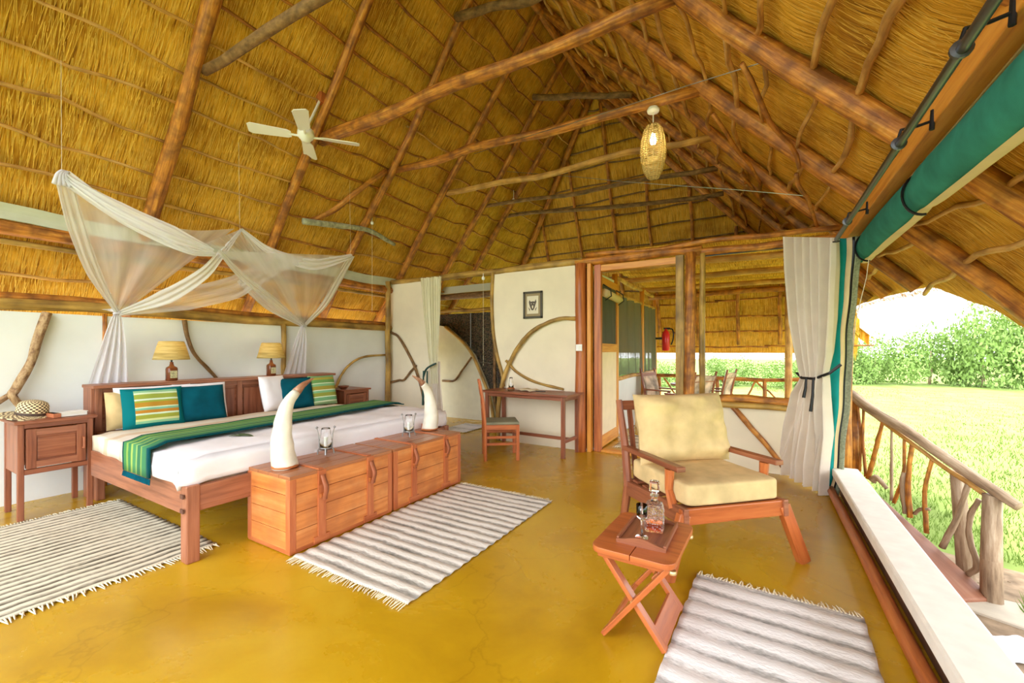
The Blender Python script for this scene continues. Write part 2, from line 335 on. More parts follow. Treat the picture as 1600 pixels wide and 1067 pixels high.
def wig(a, b, n=8, amp=.02, seed=0, mid=None):
    a = Vector(a); b = Vector(b); out = []
    d = (b - a).normalized(); u_ = Vector((0, 0, 1)) if abs(d.z) < .8 else Vector((1, 0, 0)); s1 = d.cross(u_).normalized(); s2 = d.cross(s1)
    for i in range(n + 1):
        t = i / n; q = a.lerp(b, t); e = math.sin(PI * t) ** .5 if 0 < t < 1 else 0
        q = q + s1 * amp * e * 1.6 * noise.noise(Vector((t * 3 + seed * 5.3, seed, 0))) + s2 * amp * e * 1.6 * noise.noise(Vector((t * 3.3, seed * 3.1, 9)))
        out.append(q)
    return out
def pole(name, a, b, r0, r1, m, parent, amp=.02, n=9, seed=None, sides=10, jit=.25):
    sd = rnd.random() * 50 if seed is None else seed
    pts = wig(a, b, n, amp, sd); k = len(pts)
    return MB().tube(pts, [r0 + (r1 - r0) * i / (k - 1) for i in range(k)], sides, jit).build(name, m, parent, smooth=True)
def spline(pts, k=6):
    P_ = [Vector(q) for q in pts]; P_ = [P_[0] * 2 - P_[1]] + P_ + [P_[-1] * 2 - P_[-2]]; out = []
    for i in range(1, len(P_) - 2):
        for j in range(k):
            t = j / k; p0, p1, p2, p3 = P_[i - 1:i + 3]
            out.append(.5 * ((2 * p1) + (-p0 + p2) * t + (2 * p0 - 5 * p1 + 4 * p2 - p3) * t * t + (-p0 + 3 * p1 - 3 * p2 + p3) * t ** 3))
    out.append(P_[-2]); return out
def branch(name, pts, r0, r1, m, parent, k=6, jit=.35, sides=8):
    q = spline(pts, k); n_ = len(q)
    return MB().tube(q, [r0 + (r1 - r0) * i / (n_ - 1) for i in range(n_)], sides, jit).build(name, m, parent, smooth=True)

# ------------------------------------------------------------------ shell
XW, YP, BX = -5.54, 5.35, .70
def struct(name, label): return thing(name, label, 'setting', kind='structure')
ground = MB().grid(lambda u, v_: (-70 + 150 * u, -60 + 180 * v_, -.8 + .12 * noise.noise(Vector((u * 12, v_ * 14, 0)))), 60, 60).build('ground', grassm, None, smooth=True)
tag(ground, 'sunlit green lawn stretching away from the lodge to the bushes', 'lawn', kind='structure')
flo = struct('floor', 'polished mustard-ochre cement floor of the bedroom and veranda')
MB().box((-2.78, 2.6, -.05), (6.9, 8.2, .1)).build('bedroom_slab', floorm, flo)
MB().box((-.6, 7.45, -.06), (2.9, 3.9, .1)).build('veranda_slab', floorm, flo)
MB().box((-.6, 9.43, -.45), (2.9, .06, .7)).build('slab_edge', curbm, flo)

# left wall
wl = struct('wall_left', 'white plaster wall behind the headboard under a log plate')
MB().box((XW - .06, 2.2, .83), (.12, 7.4, 1.66)).build('plaster_panel', plaster, wl)
pole('wall_plate', (XW + .01, -1.5, 1.71), (XW + .01, 5.25, 1.71), .048, .048, logy, wl, .03, 14)
pole('wall_plate', (XW - .05, -1.5, 1.785), (XW - .05, 5.25, 1.78), .035, .035, log, wl, .02, 12)
pole('roof_plate', (XW + .03, -1.5, 2.37), (XW + .03, 5.3, 2.36), .06, .055, log, wl, .02, 14)
pole('roof_plate', (XW - .05, -1.5, 2.25), (XW - .05, 5.3, 2.26), .025, .025, logy, wl, .015, 14)
MB().grid(lambda u, v_: (XW + .05 - .02 * math.sin(v_ * PI), -1.5 + 6.8 * u, 2.42 + .14 * v_ + .01 * math.sin(u * 40)), 40, 4).build('canvas_strip', plain('grey_green_canvas', (.55, .58, .45), rough=.9, var=.06), wl, solid=.01)
for z0, y0, y1, m_ in ((1.79, 3.3, 5.2, log),): pass
pole('corner_post', (XW + .06, 5.12, 0), (XW + .06, 5.12, 2.5), .045, .042, logy, wl, .02)
pole('stud_post', (XW + .03, 3.315, 0), (XW + .03, 3.315, 1.68), .032, .032, logy, wl, .01)
pole('stud_post', (XW + .01, 1.53, 0), (XW + .01, 1.53, 1.68), .018, .018, log, wl, .01)
branch('wall_branch', [(-5.5, 1.14, 1.66), (-5.49, 1.07, 1.38), (-5.48, 1.03, 1.2), (-5.47, .95, 1.0), (-5.45, .93, .93), (-5.47, .99, .82), (-5.47, 1.02, .74)], .034, .026, bark, wl)
branch('wall_branch', [(-5.47, .95, .98), (-5.48, .86, .9), (-5.5, .72, .8), (-5.5, .5, .74)], .026, .018, bark, wl)
branch('wall_branch', [(-5.5, 2.18, 1.66), (-5.49, 2.21, 1.45), (-5.49, 2.28, 1.27), (-5.49, 2.4, 1.12), (-5.5, 2.5, 1.0)], .022, .018, logd, wl)
branch('wall_branch', [(-5.5, 4.1, .75), (-5.49, 4.2, .95), (-5.49, 4.36, 1.11), (-5.49, 4.62, 1.22), (-5.5, 5.08, 1.25)], .02, .016, logy, wl)

# ------------------------------------------------------------------ roof
TL, TR, TH_ = 1.30, 1.08, 2.26
XR, ZR, YA = -2.71, 6.18, 7.57
EZ = 1.24
roof = struct('ceiling', 'steep golden thatch roof on rough poles, seen from inside')
def zhip(y): return 2.5 + TH_ * (9.2 - y)
def xl(z): return XW + (z - 2.5) / TL
def xr_(z): return BX - (z - 2.5) / TR
CUT = [(-2, EZ), (4.62, EZ), (4.79, 1.38), (4.93, 1.6), (5.1, 1.71), (5.4, 1.86), (5.8, 1.88), (6.3, 1.90), (7.0, 1.93), (7.78, 1.955), (12, 1.96)]
def zcut(y):
    for (a, za), (b_, zb) in zip(CUT, CUT[1:]):
        if a <= y <= b_: return za + (zb - za) * (y - a) / (b_ - a)
    return EZ
YE = 9.2 + (2.5 - EZ) / TH_
OFFS = .10
def lumps(y, s_): return .018 * abs(math.sin(s_ * PI / .33)) + .02 * noise.noise(Vector((y * 1.3, s_ * 3, 0))) + .008 * noise.noise(Vector((y * 9, s_ * 3, 4)))
def slope_fn(side):
    t_ = TL if side < 0 else TR; ca = 1 / math.sqrt(1 + t_ * t_); sa = t_ * ca
    nx, nz = (-sa, ca) if side < 0 else (sa, ca)       # outward normal
    def fn(u, v_):
        y = -1.5 + (YE + 1.5) * u
        zt = ZR + .12 if y < YA - .1 else max(min(ZR + .12, zhip(y) + .3), EZ + .01); zb = EZ if side < 0 else min(zcut(y), zt)
        z = zt + (zb - zt) * v_; x = xl(z) if side < 0 else xr_(z)
        s_ = (ZR - z) / sa; e = OFFS - lumps(y, s_)
        return (x + nx * e, y, z + nz * e)
    def uvf(u, v_):
        q = fn(u, v_); return (q[1], (ZR - q[2]) / sa)
    return fn, uvf
for side in (-1, 1):
    fn, uvf = slope_fn(side)
    o = MB().grid(fn, 190, 96, uvf).build('thatch_slope', thatch, roof, smooth=True)
    q = o.modifiers.new('solid', 'SOLIDIFY'); q.thickness = .2; q.offset = -1 if side < 0 else 1
    # thickness must go outwards
    me = o.data; nrm = me.polygons[200].normal; outward = Vector((-1, 0, 1)) if side < 0 else Vector((1, 0, 1))
    q.offset = 1 if nrm.dot(outward) > 0 else -1
ch_ = 1 / math.sqrt(1 + TH_ ** 2); sh_ = TH_ * ch_
def hipfn(u, v_):
    x = -6.5 + 8.0 * u; zt = max(EZ + .01, min(2.5 + TL * (x - XW), 2.5 + TR * (BX - x), ZR) + .2); z = zt + (EZ - zt) * v_
    s_ = (ZR - z) / sh_; e = OFFS - lumps(x, s_)
    return (x, 9.2 - (z - 2.5) / TH_ + sh_ * e, z + ch_ * e)
o = MB().grid(hipfn, 110, 80, lambda u, v_: (hipfn(u, v_)[0], (ZR - hipfn(u, v_)[2]) / sh_)).build('thatch_hip', thatch, roof, smooth=True)
q = o.modifiers.new('solid', 'SOLIDIFY'); q.thickness = .2; nrm = o.data.polygons[4000].normal; q.offset = 1 if nrm.dot(Vector((0, 1, .4))) > 0 else -1
# loose straw: thin blades lying along the slope
def straw(nm, count, pick, wid=.0016):
    mb = MB()
    for _ in range(count):
        (p, d, n_) = pick(); l = rnd.uniform(.12, .4); sw = rnd.uniform(-.16, .16)
        side_ = d.cross(n_).normalized(); dd = (d + side_ * sw).normalized(); ww = side_ * wid * rnd.uniform(.6, 1.5)
        a = p - dd * l / 2; c_ = p + dd * l / 2 - n_ * rnd.uniform(-.002, .012); m_ = p - n_ * .006
        mb.add([a - ww, a + ww, m_ + ww, m_ - ww, c_ + ww, c_ - ww], [(0, 1, 2, 3), (3, 2, 4, 5)], [(0, 0)] * 8)
    return mb.build(nm, strandm, roof, stuff=True)
def picker(side):
    t_ = TL if side < 0 else TR; ca = 1 / math.sqrt(1 + t_ * t_); sa = t_ * ca
    fn, _u = slope_fn(side); n_ = Vector((-sa, 0, ca)) if side < 0 else Vector((sa, 0, ca)); d = Vector((-ca, 0, -sa)) if side < 0 else Vector((ca, 0, -sa))
    def pk():
        u = rnd.random() ** 1.2; v_ = rnd.random(); p = Vector(fn(u, v_)); return p - n_ * .006, d, n_
    return pk
straw('straw', 26000, picker(-1)); straw('straw', 20000, picker(1))
def pkh():
    u = rnd.random(); v_ = rnd.random() ** .7; return Vector(hipfn(u, v_)) - Vector((0, sh_, ch_)) * .006, Vector((0, ch_, -sh_)), Vector((0, sh_, ch_))
straw('straw', 9000, pkh)
# eave fringe along the cut and the eaves
mb = MB()
def fringe_at(p, d, k):
    for _ in range(k):
        q = p + Vector((rnd.uniform(-.02, .02), rnd.uniform(-.05, .05), rnd.uniform(-.02, .05))); e = q + (d + Vector((rnd.uniform(-.3, .3), rnd.uniform(-.3, .3), -.2))).normalized() * rnd.uniform(.03, .13)
        mb.add([q + Vector((0, -.004, 0)), q + Vector((0, .004, 0)), e], [(0, 1, 2)], [(0, 0)] * 3)
y = 4.3
while y < 9.6:
    z = zcut(y); fringe_at(Vector((xr_(z) + .12, y, z + .05)), Vector((.6, 0, -.6)), 9); y += .02
x = -6
while x < 1.5: fringe_at(Vector((x, YE + .08, EZ + .03)), Vector((0, .3, -1)), 8); x += .02
mb.build('eave_straw', strandm, roof, stuff=True)
# battens: horizontal sticks between thatch and rafters
RY_L = [-.7, .55, 1.84, 3.08, 4.25, 5.36, 6.38, 7.15]; RY_R = [-.7, .7, 1.95, 3.15, 4.3, 5.42, 6.35, 7.1]
def on(side, z, y, e=0):
    t_ = TL if side < 0 else TR; ca = 1 / math.sqrt(1 + t_ * t_); sa = t_ * ca
    x = xl(z) if side < 0 else xr_(z); return Vector((x + (-sa if side < 0 else sa) * e, y, z + ca * e))
for side in (-1, 1):
    t_ = TL if side < 0 else TR; sa = t_ / math.sqrt(1 + t_ * t_); step = .334 if side < 0 else .368
    z = 5.97 if side < 0 else 5.956; k = 0
    while z > EZ + .05:
        yend = min(YE, 9.2 - (z - 2.5) / TH_) - .02; ys = [-1.4] + (RY_L if side < 0 else RY_R)[1:] + [9.7]
        for a, b_ in zip(ys, ys[1:]):
            if a > yend: break
            b2 = min(b_, yend)
            if side > 0 and z < max(zcut(a), zcut(b2)) + .03: continue
            j = rnd.uniform(-.035, .035); j2 = rnd.uniform(-.035, .035)
            if side > 0: j *= 2; j2 *= 2
            r_ = rnd.uniform(.014, .019) if side < 0 else rnd.uniform(.016, .026)
            pole('batten', on(side, z + j, a - .04, .035), on(side, z + j2, b2 + (.06 if b2 < yend else 0), .035), r_, r_ * .85, logp if (rnd.random() < (.75 if a < 3 else .15) or side > 0) else log, roof, .035, 7, sides=6)
        z -= step * sa; k += 1
zz = 5.9
while zz > EZ + .1:
    x0, x1 = xl(zz) + .03, xr_(zz) - .03; yy = 9.2 - (zz - 2.5) / TH_ + .03
    n_ = max(1, int((x1 - x0) / 1.5))
    for i in range(n_):
        j = rnd.uniform(-.02, .02)
        pole('batten', (x0 + (x1 - x0) * i / n_ - .03, yy, zz + j), (x0 + (x1 - x0) * (i + 1) / n_ + .03, yy, zz + rnd.uniform(-.02, .02)), .018, .015, logd if zz > 2.6 else log, roof, .03, 6, sides=6)
    zz -= .30
# rafters
for y in RY_L:
    r_ = .070 if y < 2.5 else .058
    a = on(-1, ZR + .1 if y < YA else 0, y, -.01); pole('rafter', a, on(-1, 1.5, y, -.01), r_ * .85, r_, log, roof, .03, 12)
for y in RY_R:
    zl = 1.45
    if 4.62 < y: zl = zcut(y) + .04
    if y in (4.3,): zl = 1.35
    pole('rafter', on(1, ZR + .1, y, .02), on(1, zl, y, .02), .062, .076 if y < 5 else .06, log, roof, .05, 12)
def hipx(x, z): return Vector((x, 9.2 - (z - 2.5) / TH_ - .03, z))
pole('hip_rafter', (XR, YA, ZR), (XW - .6, 9.45, 1.7), .06, .06, log, roof, .03, 12)
pole('hip_rafter', (XR, YA, ZR), (BX + .5, 9.4, 1.95), .06, .06, log, roof, .03, 12)
for x in (-5.0, -4.2, -3.4, -2.6, -1.9, -1.15, -.4, .3):
    zt = min(2.5 + TL * (x - XW), 2.5 + TR * (BX - x)) - .1
    pole('hip_rafter', hipx(x, zt), hipx(x, 1.45), .03, .035, log, roof, .03, 10)
pole('ridge_pole', (XR, -1.5, ZR - .06), (XR, YA, ZR - .06), .06, .055, log, roof, .03, 14)
# collar beams
COLL = [(1.84, -4.42, 3.9, -.35, 3.72, .042, .04, logd), (3.10, -4.5, 3.82, -.52, 3.84, .072, .052, log), (4.24, -4.46, 3.88, -.45, 3.76, .05, .048, log), (5.34, -4.44, 3.9, -.5, 3.80, .042, .04, logp),
        (6.36, -4.4, 3.98, -.52, 3.83, .032, .035, logd), (7.12, -4.35, 4.0, -.5, 3.72, .035, .035, logd)]
for y, xa, za, xb, zb, ra, rb, m_ in COLL:
    pole('collar_beam', (xa, y + .07, za), (xb, y + .07, zb), ra, rb, m_, roof, .05, 12)
pole('collar_beam', (-3.2, 6.1, 5.45), (-1.6, 6.1, 5.0), .045, .045, logd, roof, .03)
pole('collar_beam', (-3.25, 4.15, 5.45), (-1.7, 4.15, 5.15), .05, .05, logd, roof, .03)
branch('brace', [(-4.5, 4.17, 3.82), (-4.72, 3.88, 3.5), (-4.95, 3.66, 3.2), (-5.12, 3.4, 3.0)], .04, .035, log, roof)
branch('brace', [(-5.06, 3.3, 2.98), (-5.03, 3.8, 3.05), (-5.0, 4.3, 3.1), (-5.05, 4.85, 3.02)], .042, .03, plain('grey_green_pole', (.36, .36, .24), rough=.9, var=.4, scale=20), roof)
# braces on the right slope
for y0, z0, y1, z1 in ((3.2, 3.3, 4.25, 2.9), (4.35, 3.6, 5.35, 3.2), (5.45, 3.4, 6.3, 3.0), (4.35, 2.9, 5.4, 2.65)):
    pole('brace', on(1, z0, y0, -.1), on(1, z1, y1, -.08), .018, .016, log, roof, .03, 8)
# right eave beam
MB().beam((BX + .02, -1.5, 2.43), (BX + .02, 5.4, 2.43), .09, .14).build('eave_beam', frameo, roof, bevel=.006)
MB().beam((BX + .075, -1.5, 2.365), (BX + .075, 5.4, 2.365), .02, .02).build('eave_beam_piping', canvc, roof)

# ------------------------------------------------------------------ partition wall (far end of the room)
wp = struct('wall_back', 'cream plaster partition with a branch-edged doorway and a log plate')
def panel(name, poly, y0, y1, m_, par):   # poly in x,z
    k = len(poly); vs = [(x, y0, z) for x, z in poly] + [(x, y1, z) for x, z in poly]
    fs = [tuple(range(k)), tuple(reversed(range(k, 2 * k)))] + [(i, k + i, k + (i + 1) % k, (i + 1) % k) for i in range(k)]
    mb_ = MB(); mb_.add(vs, fs, [(0, 0)] * (2 * k + 4 * k)); return mb_.build(name, m_, par)
panel('plaster_panel', [(-5.6, 0), (-4.55, 0), (-4.55, 2.46), (-5.6, 2.46)], 5.22, 5.32, creamp, wp)
panel('plaster_panel', [(-3.36, 0), (-2.1, 0), (-2.1, 2.46), (-3.46, 2.46), (-3.44, 1.7), (-3.38, 1.3), (-3.28, .95), (-3.33, .5)], 5.28, 5.38, creamp, wp)
panel('plaster_panel', [(-.62, 0), (.75, 0), (.75, .76), (-.62, .76)], 5.34, 5.44, creamp, wp)
pole('wall_plate', (-5.62, 5.22, 2.5), (-3.4, 5.3, 2.5), .045, .05, logy, wp, .02, 10)
pole('wall_plate', (-3.5, 5.3, 2.5), (-2.05, 5.33, 2.51), .05, .055, logy, wp, .02, 10)
pole('wall_plate', (-2.15, 5.33, 2.5), (-.6, 5.36, 2.5), .055, .055, log, wp, .03, 10)
pole('wall_plate', (-2.0, 5.30, 2.58), (.72, 5.36, 2.56), .03, .03, log, wp, .04, 12)
pole('wall_plate', (-.75, 5.38, 2.47), (.72, 5.38, 2.47), .045, .04, log, wp, .02, 10)
F5 = 5.26
branch('edge_branch', [(-3.44, F5, 2.48), (-3.46, F5, 2.1), (-3.44, F5, 1.65), (-3.38, F5, 1.3), (-3.28, F5, .98), (-3.24, F5 - .02, .8)], .028, .024, logy, wp)
branch('wall_branch', [(-3.34, F5, .0), (-3.33, F5 - .02, .5), (-3.22, F5 - .03, .95), (-3.04, F5 - .03, 1.3), (-2.82, F5 - .03, 1.55), (-2.6, F5 - .02, 1.68), (-2.35, F5 - .02, 1.75), (-2.12, F5, 1.75)], .032, .024, logy, wp)
branch('wall_branch', [(-3.2, F5 - .02, 1.18), (-3.05, F5, 1.03), (-2.84, F5, .92), (-2.6, F5, .85), (-2.3, F5, .8)], .02, .018, logy, wp)
F4 = 5.19
branch('wall_branch', [(-5.48, F4, 1.64), (-5.3, F4, 1.55), (-5.1, F4, 1.3), (-4.93, F4, 1.05), (-4.8, F4, .75), (-4.72, F4, .45)], .022, .02, logd, wp)
branch('wall_branch', [(-5.48, F4, .78), (-5.3, F4, .82), (-5.18, F4, .83), (-5.05, F4, .95), (-4.9, F4, 1.08)], .018, .018, logd, wp)
branch('wall_branch', [(-.3, 5.31, .72), (-.12, 5.31, .5), (.05, 5.31, .3), (.2, 5.31, .08)], .03, .026, log, wp)
# door jamb, middle post, window surround
pole('jamb_post', (-2.05, 5.24, 0), (-2.06, 5.27, 2.47), .075, .07, jambw, wp, .01, 8, sides=12, jit=.08)
MB().box((-1.94, 5.3, 1.23), (.05, .1, 2.46)).build('door_frame', frameo, wp, bevel=.004)
MB().box((-1.85, 5.36, 1.23), (.09, .07, 2.46)).build('door_frame', jambw, wp, bevel=.004)
MB().box((-2.0, 5.38, 1.22), (.12, .03, 2.42)).build('door_frame', jambw, wp)
MB().box((-1.36, 5.37, 2.4), (.98, .07, .08)).build('door_frame', frameo, wp, bevel=.004)
MB().box((-1.3, 5.38, .015), (1.0, .12, .03)).build('threshold', frameo, wp, bevel=.004)
pole('middle_post', (-.73, 5.33, 0), (-.72, 5.33, 2.47), .065, .06, log, wp, .01, 8)
MB().box((-.84, 5.37, 1.23), (.09, .08, 2.46)).build('door_frame', logy, wp, bevel=.006)
pole('window_jamb', (-.60, 5.36, .78), (-.59, 5.36, 2.45), .035, .03, logy, wp, .01, 8)
pole('window_sill_log', (-.65, 5.34, .77), (.75, 5.34, .77), .05, .05, log, wp, .02, 8)
pole('window_sill_log', (-.65, 5.3, .71), (.75, 5.3, .71), .035, .03, logy, wp, .02, 8)
MB().box((.05, 5.4, 2.43), (1.3, .02, .02)).build('window_head', black, wp)
pole('end_post', (.73, 5.34, 0), (.73, 5.34, 2.5), .05, .05, log, wp, .01, 8)
o = thing('light_switch', 'small white light switch on the red-brown door post beside the desk', 'switch', (-2.04, 5.163, 1.36))
MB().box((0, 0, 0), (.085, .012, .085)).build('plate', white, o, bevel=.003); MB().box((0, -.009, 0), (.03, .01, .045)).build('rocker', white, o, bevel=.002)

o = MB().box((-8.2, 3.5, -.76), (4.6, 14, .05)).build('bounce_apron', curbm, None); tag(o, 'unseen pale apron added outside the headboard wall to bounce light under the eave', 'bounce apron', kind='structure')  # added out of view: pale ground that bounces sunlight up under the left eave
# bathroom beyond the opening
bt = struct('wall_bathroom', 'bathroom wall of white plaster and dark pebble seen past the ivory curtain')
arc = [(-6.1, 1.9), (-5.43, 1.80), (-4.985, 1.48), (-4.755, 1.23), (-4.533, .81), (-4.373, .45), (-4.30, .15), (-4.3, 0)]
panel('plaster_panel', [(-6.1, 0)] + arc, 6.6, 6.68, plain('dim_plaster', (.62, .60, .48), rough=.9, var=.06, bump=.1), bt)
panel('pebble_panel', [(-6.1, 0), (-3.3, 0), (-3.3, 1.2), (-4.05, 1.5), (-4.3, 1.72), (-4.4, 2.06), (-6.1, 2.06)], 6.72, 6.8, pebble, bt)
branch('arc_branch', [(x, 6.57, z) for x, z in arc[1:]], .03, .028, logy, bt)
branch('wall_branch', [(-5.5, 6.57, .72), (-5.2, 6.57, .74), (-5.0, 6.57, .95), (-4.78, 6.57, 1.2)], .02, .018, logd, bt)
pole('bath_beam', (-6.1, 6.75, 2.12), (-4.35, 6.75, 2.12), .035, .035, logy, bt)
pole('bath_beam', (-6.1, 6.75, 2.42), (-3.2, 6.75, 2.4), .06, .06, logd, bt)
MB().box((-4.7, 6.7, 2.54), (2.9, .02, .14)).build('canvas_strip', plain('pale_green_canvas', (.5, .52, .38), rough=.9), bt)
pole('bath_post', (-4.35, 6.7, 0), (-4.35, 6.7, 2.4), .03, .03, logd, bt)
o = thing('shower_pipe', 'thin grey shower pipe and tap on the dark pebble bathroom wall', 'shower', (-4.89, 6.69, 1.1))
MB().tube([(0, 0, 0), (0, 0, .96)], .012, 8).build('pipe', silver, o); MB().tube([(0, 0, .02), (.3, -.02, 0), (.5, -.02, -.02)], .012, 8).build('spout', silver, o); MB().lathe([(.02, -.02), (.03, 0), (.02, .03)], 10, (.1, -.03, .0)).build('tap', silver, o)
wb = struct('wall_right', 'low cream sill wall with a log at its foot on the open side')
MB().box((.655, 1.6, .21), (.20, 6.6, .075)).build('sill_slab', sillm, wb, bevel=.012)
MB().box((.68, 1.6, -.3), (.12, 6.6, .96)).build('sill_base', darkp, wb)
pole('foot_log', (.535, -1.6, .05), (.545, 4.85, .05), .036, .032, jambw, wb, .03, 18, sides=12, jit=.1)

# ------------------------------------------------------------------ veranda
dr = struct('door_1', 'orange-framed door with mesh top and cream panel standing open onto the veranda')
dr.location = (-1.86, 5.42, 0); dr.rotation_euler = (0, 0, math.radians(92))
for x0 in (.045, .905): MB().box((x0, 0, 1.17), (.09, .04, 2.3)).build('stile', frameo, dr, bevel=.004)
for z0, h in ((.1, .16), (1.36, .12), (2.27, .1)): MB().box((.475, 0, z0), (.77, .038, h)).build('rail', frameo, dr, bevel=.004)
MB().box((.475, 0, .74), (.78, .016, 1.14)).build('door_panel', panelc, dr)
MB().grid(lambda u, v_: (.08 + .79 * u, .005 * math.sin(u * 20), 1.42 + .8 * v_), 16, 2).build('mesh_panel', meshm, dr)
MB().tube([(.08, -.05, 2.1), (.88, -.05, 2.08)], .055, 12).build('canvas_roll', canvc, dr, smooth=True)
for x0 in (.12, .8): MB().tube([(x0, -.02, 2.22), (x0 + .03, -.115, 2.15), (x0 + .05, -.12, 2.06), (x0, -.05, 2.0)], .008, 6).build('strap', black, dr)
vw = struct('wall_veranda', 'white veranda wall with two tall grey mesh windows')
MB().box((-1.99, 7.9, .43), (.08, 3.0, .86)).build('plaster_panel', plaster, vw)
MB().box((-1.99, 5.93, 1.2), (.08, 1.04, 2.4)).build('plaster_panel', plaster, vw)
for y in (6.42, 8.12, 9.25): pole('post', (-1.95, y, 0), (-1.95, y, 2.5), .045, .045, frameo, vw, .01, 6)
for z in (.88, 2.2, 2.46): pole('wall_rail', (-1.95, 6.4, z), (-1.95, 9.3, z), .035, .035, logp, vw, .02, 8)
for y0, y1 in ((6.45, 8.08), (8.16, 9.22)):
    MB().grid(lambda u, v_: (-1.93 + .03 * math.sin(u * 22 + v_ * 2), y0 + (y1 - y0) * u, .93 + 1.25 * v_), 40, 6).build('mesh_window', meshm, vw, smooth=True)
branch('wall_branch', [(-1.9, 7.5, .02), (-1.9, 7.7, .4), (-1.9, 8.3, .6), (-1.9, 8.9, .5)], .02, .02, logp, vw)
vr = struct('ceiling_veranda', 'bright reed mat ceiling of the veranda on round beams')
MB().grid(lambda u, v_: (-2.05 + 2.7 * u, 5.46 + 3.75 * v_, 2.62 + .02 * abs(math.sin(v_ * 12 * PI))), 6, 96, lambda u, v_: (u * 2.7, v_ * 3.75)).build('reed_mat', thatch, vr, solid=.012)
for y in (6.1, 7.25, 8.5): pole('beam', (-2.05, y, 2.52), (.75, y, 2.50), .045, .045, logp, vr, .02, 8)
for y in (9.15,): pole('beam', (-2.05, y, 2.44), (.85, y, 2.46), .055, .055, log, vr, .02, 8)
pole('beam', (.72, 5.4, 2.45), (.72, 9.3, 2.45), .05, .05, log, vr, .02, 8)
for i, (x, y, r_) in enumerate(((.42, 9.1, .06),)):
    o = pole('veranda_post', (x, y, -.02), (x, y, 2.42), r_, r_ * .95, logp, None, .01, 8); tag(o, 'pale round veranda post seen through the window beside the cream curtain', 'post')
rail = thing('veranda_railing', 'rustic veranda railing of crossed sticks seen through the window', 'railing', (-.5, 9.2, 0))
pole('top_rail', (-1.4, 0, .80), (1.35, 0, .80), .04, .035, log, rail, .03, 10)
pole('bottom_rail', (-1.4, 0, .12), (1.35, 0, .12), .03, .03, log, rail, .02, 10)
for x in (-1.35, -.25, .55, 1.33): pole('post', (x, 0, -.05), (x, 0, .8), .035, .035, log, rail, .01, 5)
for a, b_ in (((-1.25, .75), (-.85, .15)), ((-.45, .15), (-.85, .75)), ((-.18, .78), (.12, .32)), ((.12, .32), (.25, .2)), ((.22, .3), (.4, .76)), ((.4, .76), (.75, .42)), ((.75, .42), (.9, .15)), ((.95, .15), (1.25, .75))):
    pole('stick', (a[0], 0, a[1]), (b_[0], 0, b_[1]), .018, .016, log, rail, .02, 5)
rail = thing('side_railing', 'short stick railing along the outer side of the veranda behind the canvas', 'railing', (.86, 7.6, 0))
pole('top_rail', (0, -1.5, .80), (0, 1.6, .80), .04, .04, logg, rail, .02)
for i in range(9): pole('stick', (0, -1.3 + i * .35, -.05), (rnd.uniform(-.05, .05), -1.3 + i * .35 + rnd.uniform(-.2, .2), .8), .02, .018, log, rail, .03, 6)
# ramp railing on the right
rail = thing('ramp_railing', 'long weathered handrail with bark sticks beside the ramp outside the sill', 'railing', (0, 0, 0))
A, B = Vector((.90, 6.12, .0)), Vector((1.65, 5.02, -.72))
def rl(t, h): q = A.lerp(B, t); q.z += h; return q
pole('handrail', rl(-.04, .80), rl(1.12, .90), .05, .042, logg, rail, .02, 12)
pole('under_rail', rl(.02, .74), rl(.95, .80), .02, .02, logp, rail, .02, 10)
MB().tube([rl(0, -.12), rl(0, .3), rl(0, .80)], [.068, .062, .058], 12, .15).build('rail_post', log, rail, smooth=True)
MB().tube([rl(.99, -.1), rl(.985, .3), rl(.99, .84)], [.068, .064, .058], 12, .15).build('rail_post', logg, rail, smooth=True)
MB().tube([rl(.80, -.12) + Vector((.08, .08, -.1)), rl(.78, .8) + Vector((.03, .05, 0))], [.062, .05], 12, .15).build('rail_post', logg, rail, smooth=True)
for t0, t1, r_, bow, m_ in ((.06, .04, .02, .03, log), (.12, .1, .022, -.03, log), (.14, .27, .03, .0, log), (.36, .44, .022, .05, log), (.34, .34, .018, 0, logg), (.48, .50, .03, -.03, log), (.60, .64, .026, -.05, log), (.70, .86, .032, .02, logg)):
    a = rl(t0, .02); c_ = rl(t1, .78); m2 = (a + c_) / 2 + (B - A).normalized() * bow
    branch('stick', [a, m2, c_], r_ * .8, r_ * .65, m_, rail, k=5)
branch('stick', [rl(.45, .02), rl(.43, .3), rl(.44, .42)], .028, .026, logg, rail, k=4)
branch('stick', [rl(.5, .08) + Vector((.02, .02, 0)), rl(.56, .2), rl(.62, .27)], .018, .014, logg, rail, k=4)
branch('stick', [rl(.86, .0), rl(.91, .14), rl(.87, .3), rl(.87, .5), rl(.92, .72)], .024, .018, logg, rail, k=5)
branch('stick', [rl(.18, .05), rl(.22, .12), rl(.3, .1)], .04, .02, logg, rail, k=4)
mb = MB(); n_ = Vector((-.83, -.57, 0)) * .62
mb.add([A + Vector((0, 0, -.06)), B + Vector((0, 0, .0)), B + n_ + Vector((0, 0, .0)), A + n_ + Vector((0, 0, -.06)), A + Vector((0, 0, -.14)), B + Vector((0, 0, -.08)), B + n_ + Vector((0, 0, -.08)), A + n_ + Vector((0, 0, -.14))],
       [(0, 1, 2, 3), (7, 6, 5, 4), (0, 4, 5, 1), (1, 5, 6, 2), (2, 6, 7, 3), (3, 7, 4, 0)], [(0, 0), (1.3, 0), (1.3, .6), (0, .6)] * 6)
o = mb.build('entrance_ramp', rampm, None, bevel=.008); tag(o, 'sloping reddish-brown entrance ramp between the white sill and the handrail', 'ramp')
o = MB().prism([(1.05, 4.95), (2.1, 4.46), (2.2, 4.66), (1.9, 5.1), (1.2, 5.15)], -.83, -.745).build('ramp_curb', curbm, None, bevel=.02); tag(o, 'pale cement landing slab at the foot of the ramp', 'slab', kind='structure')
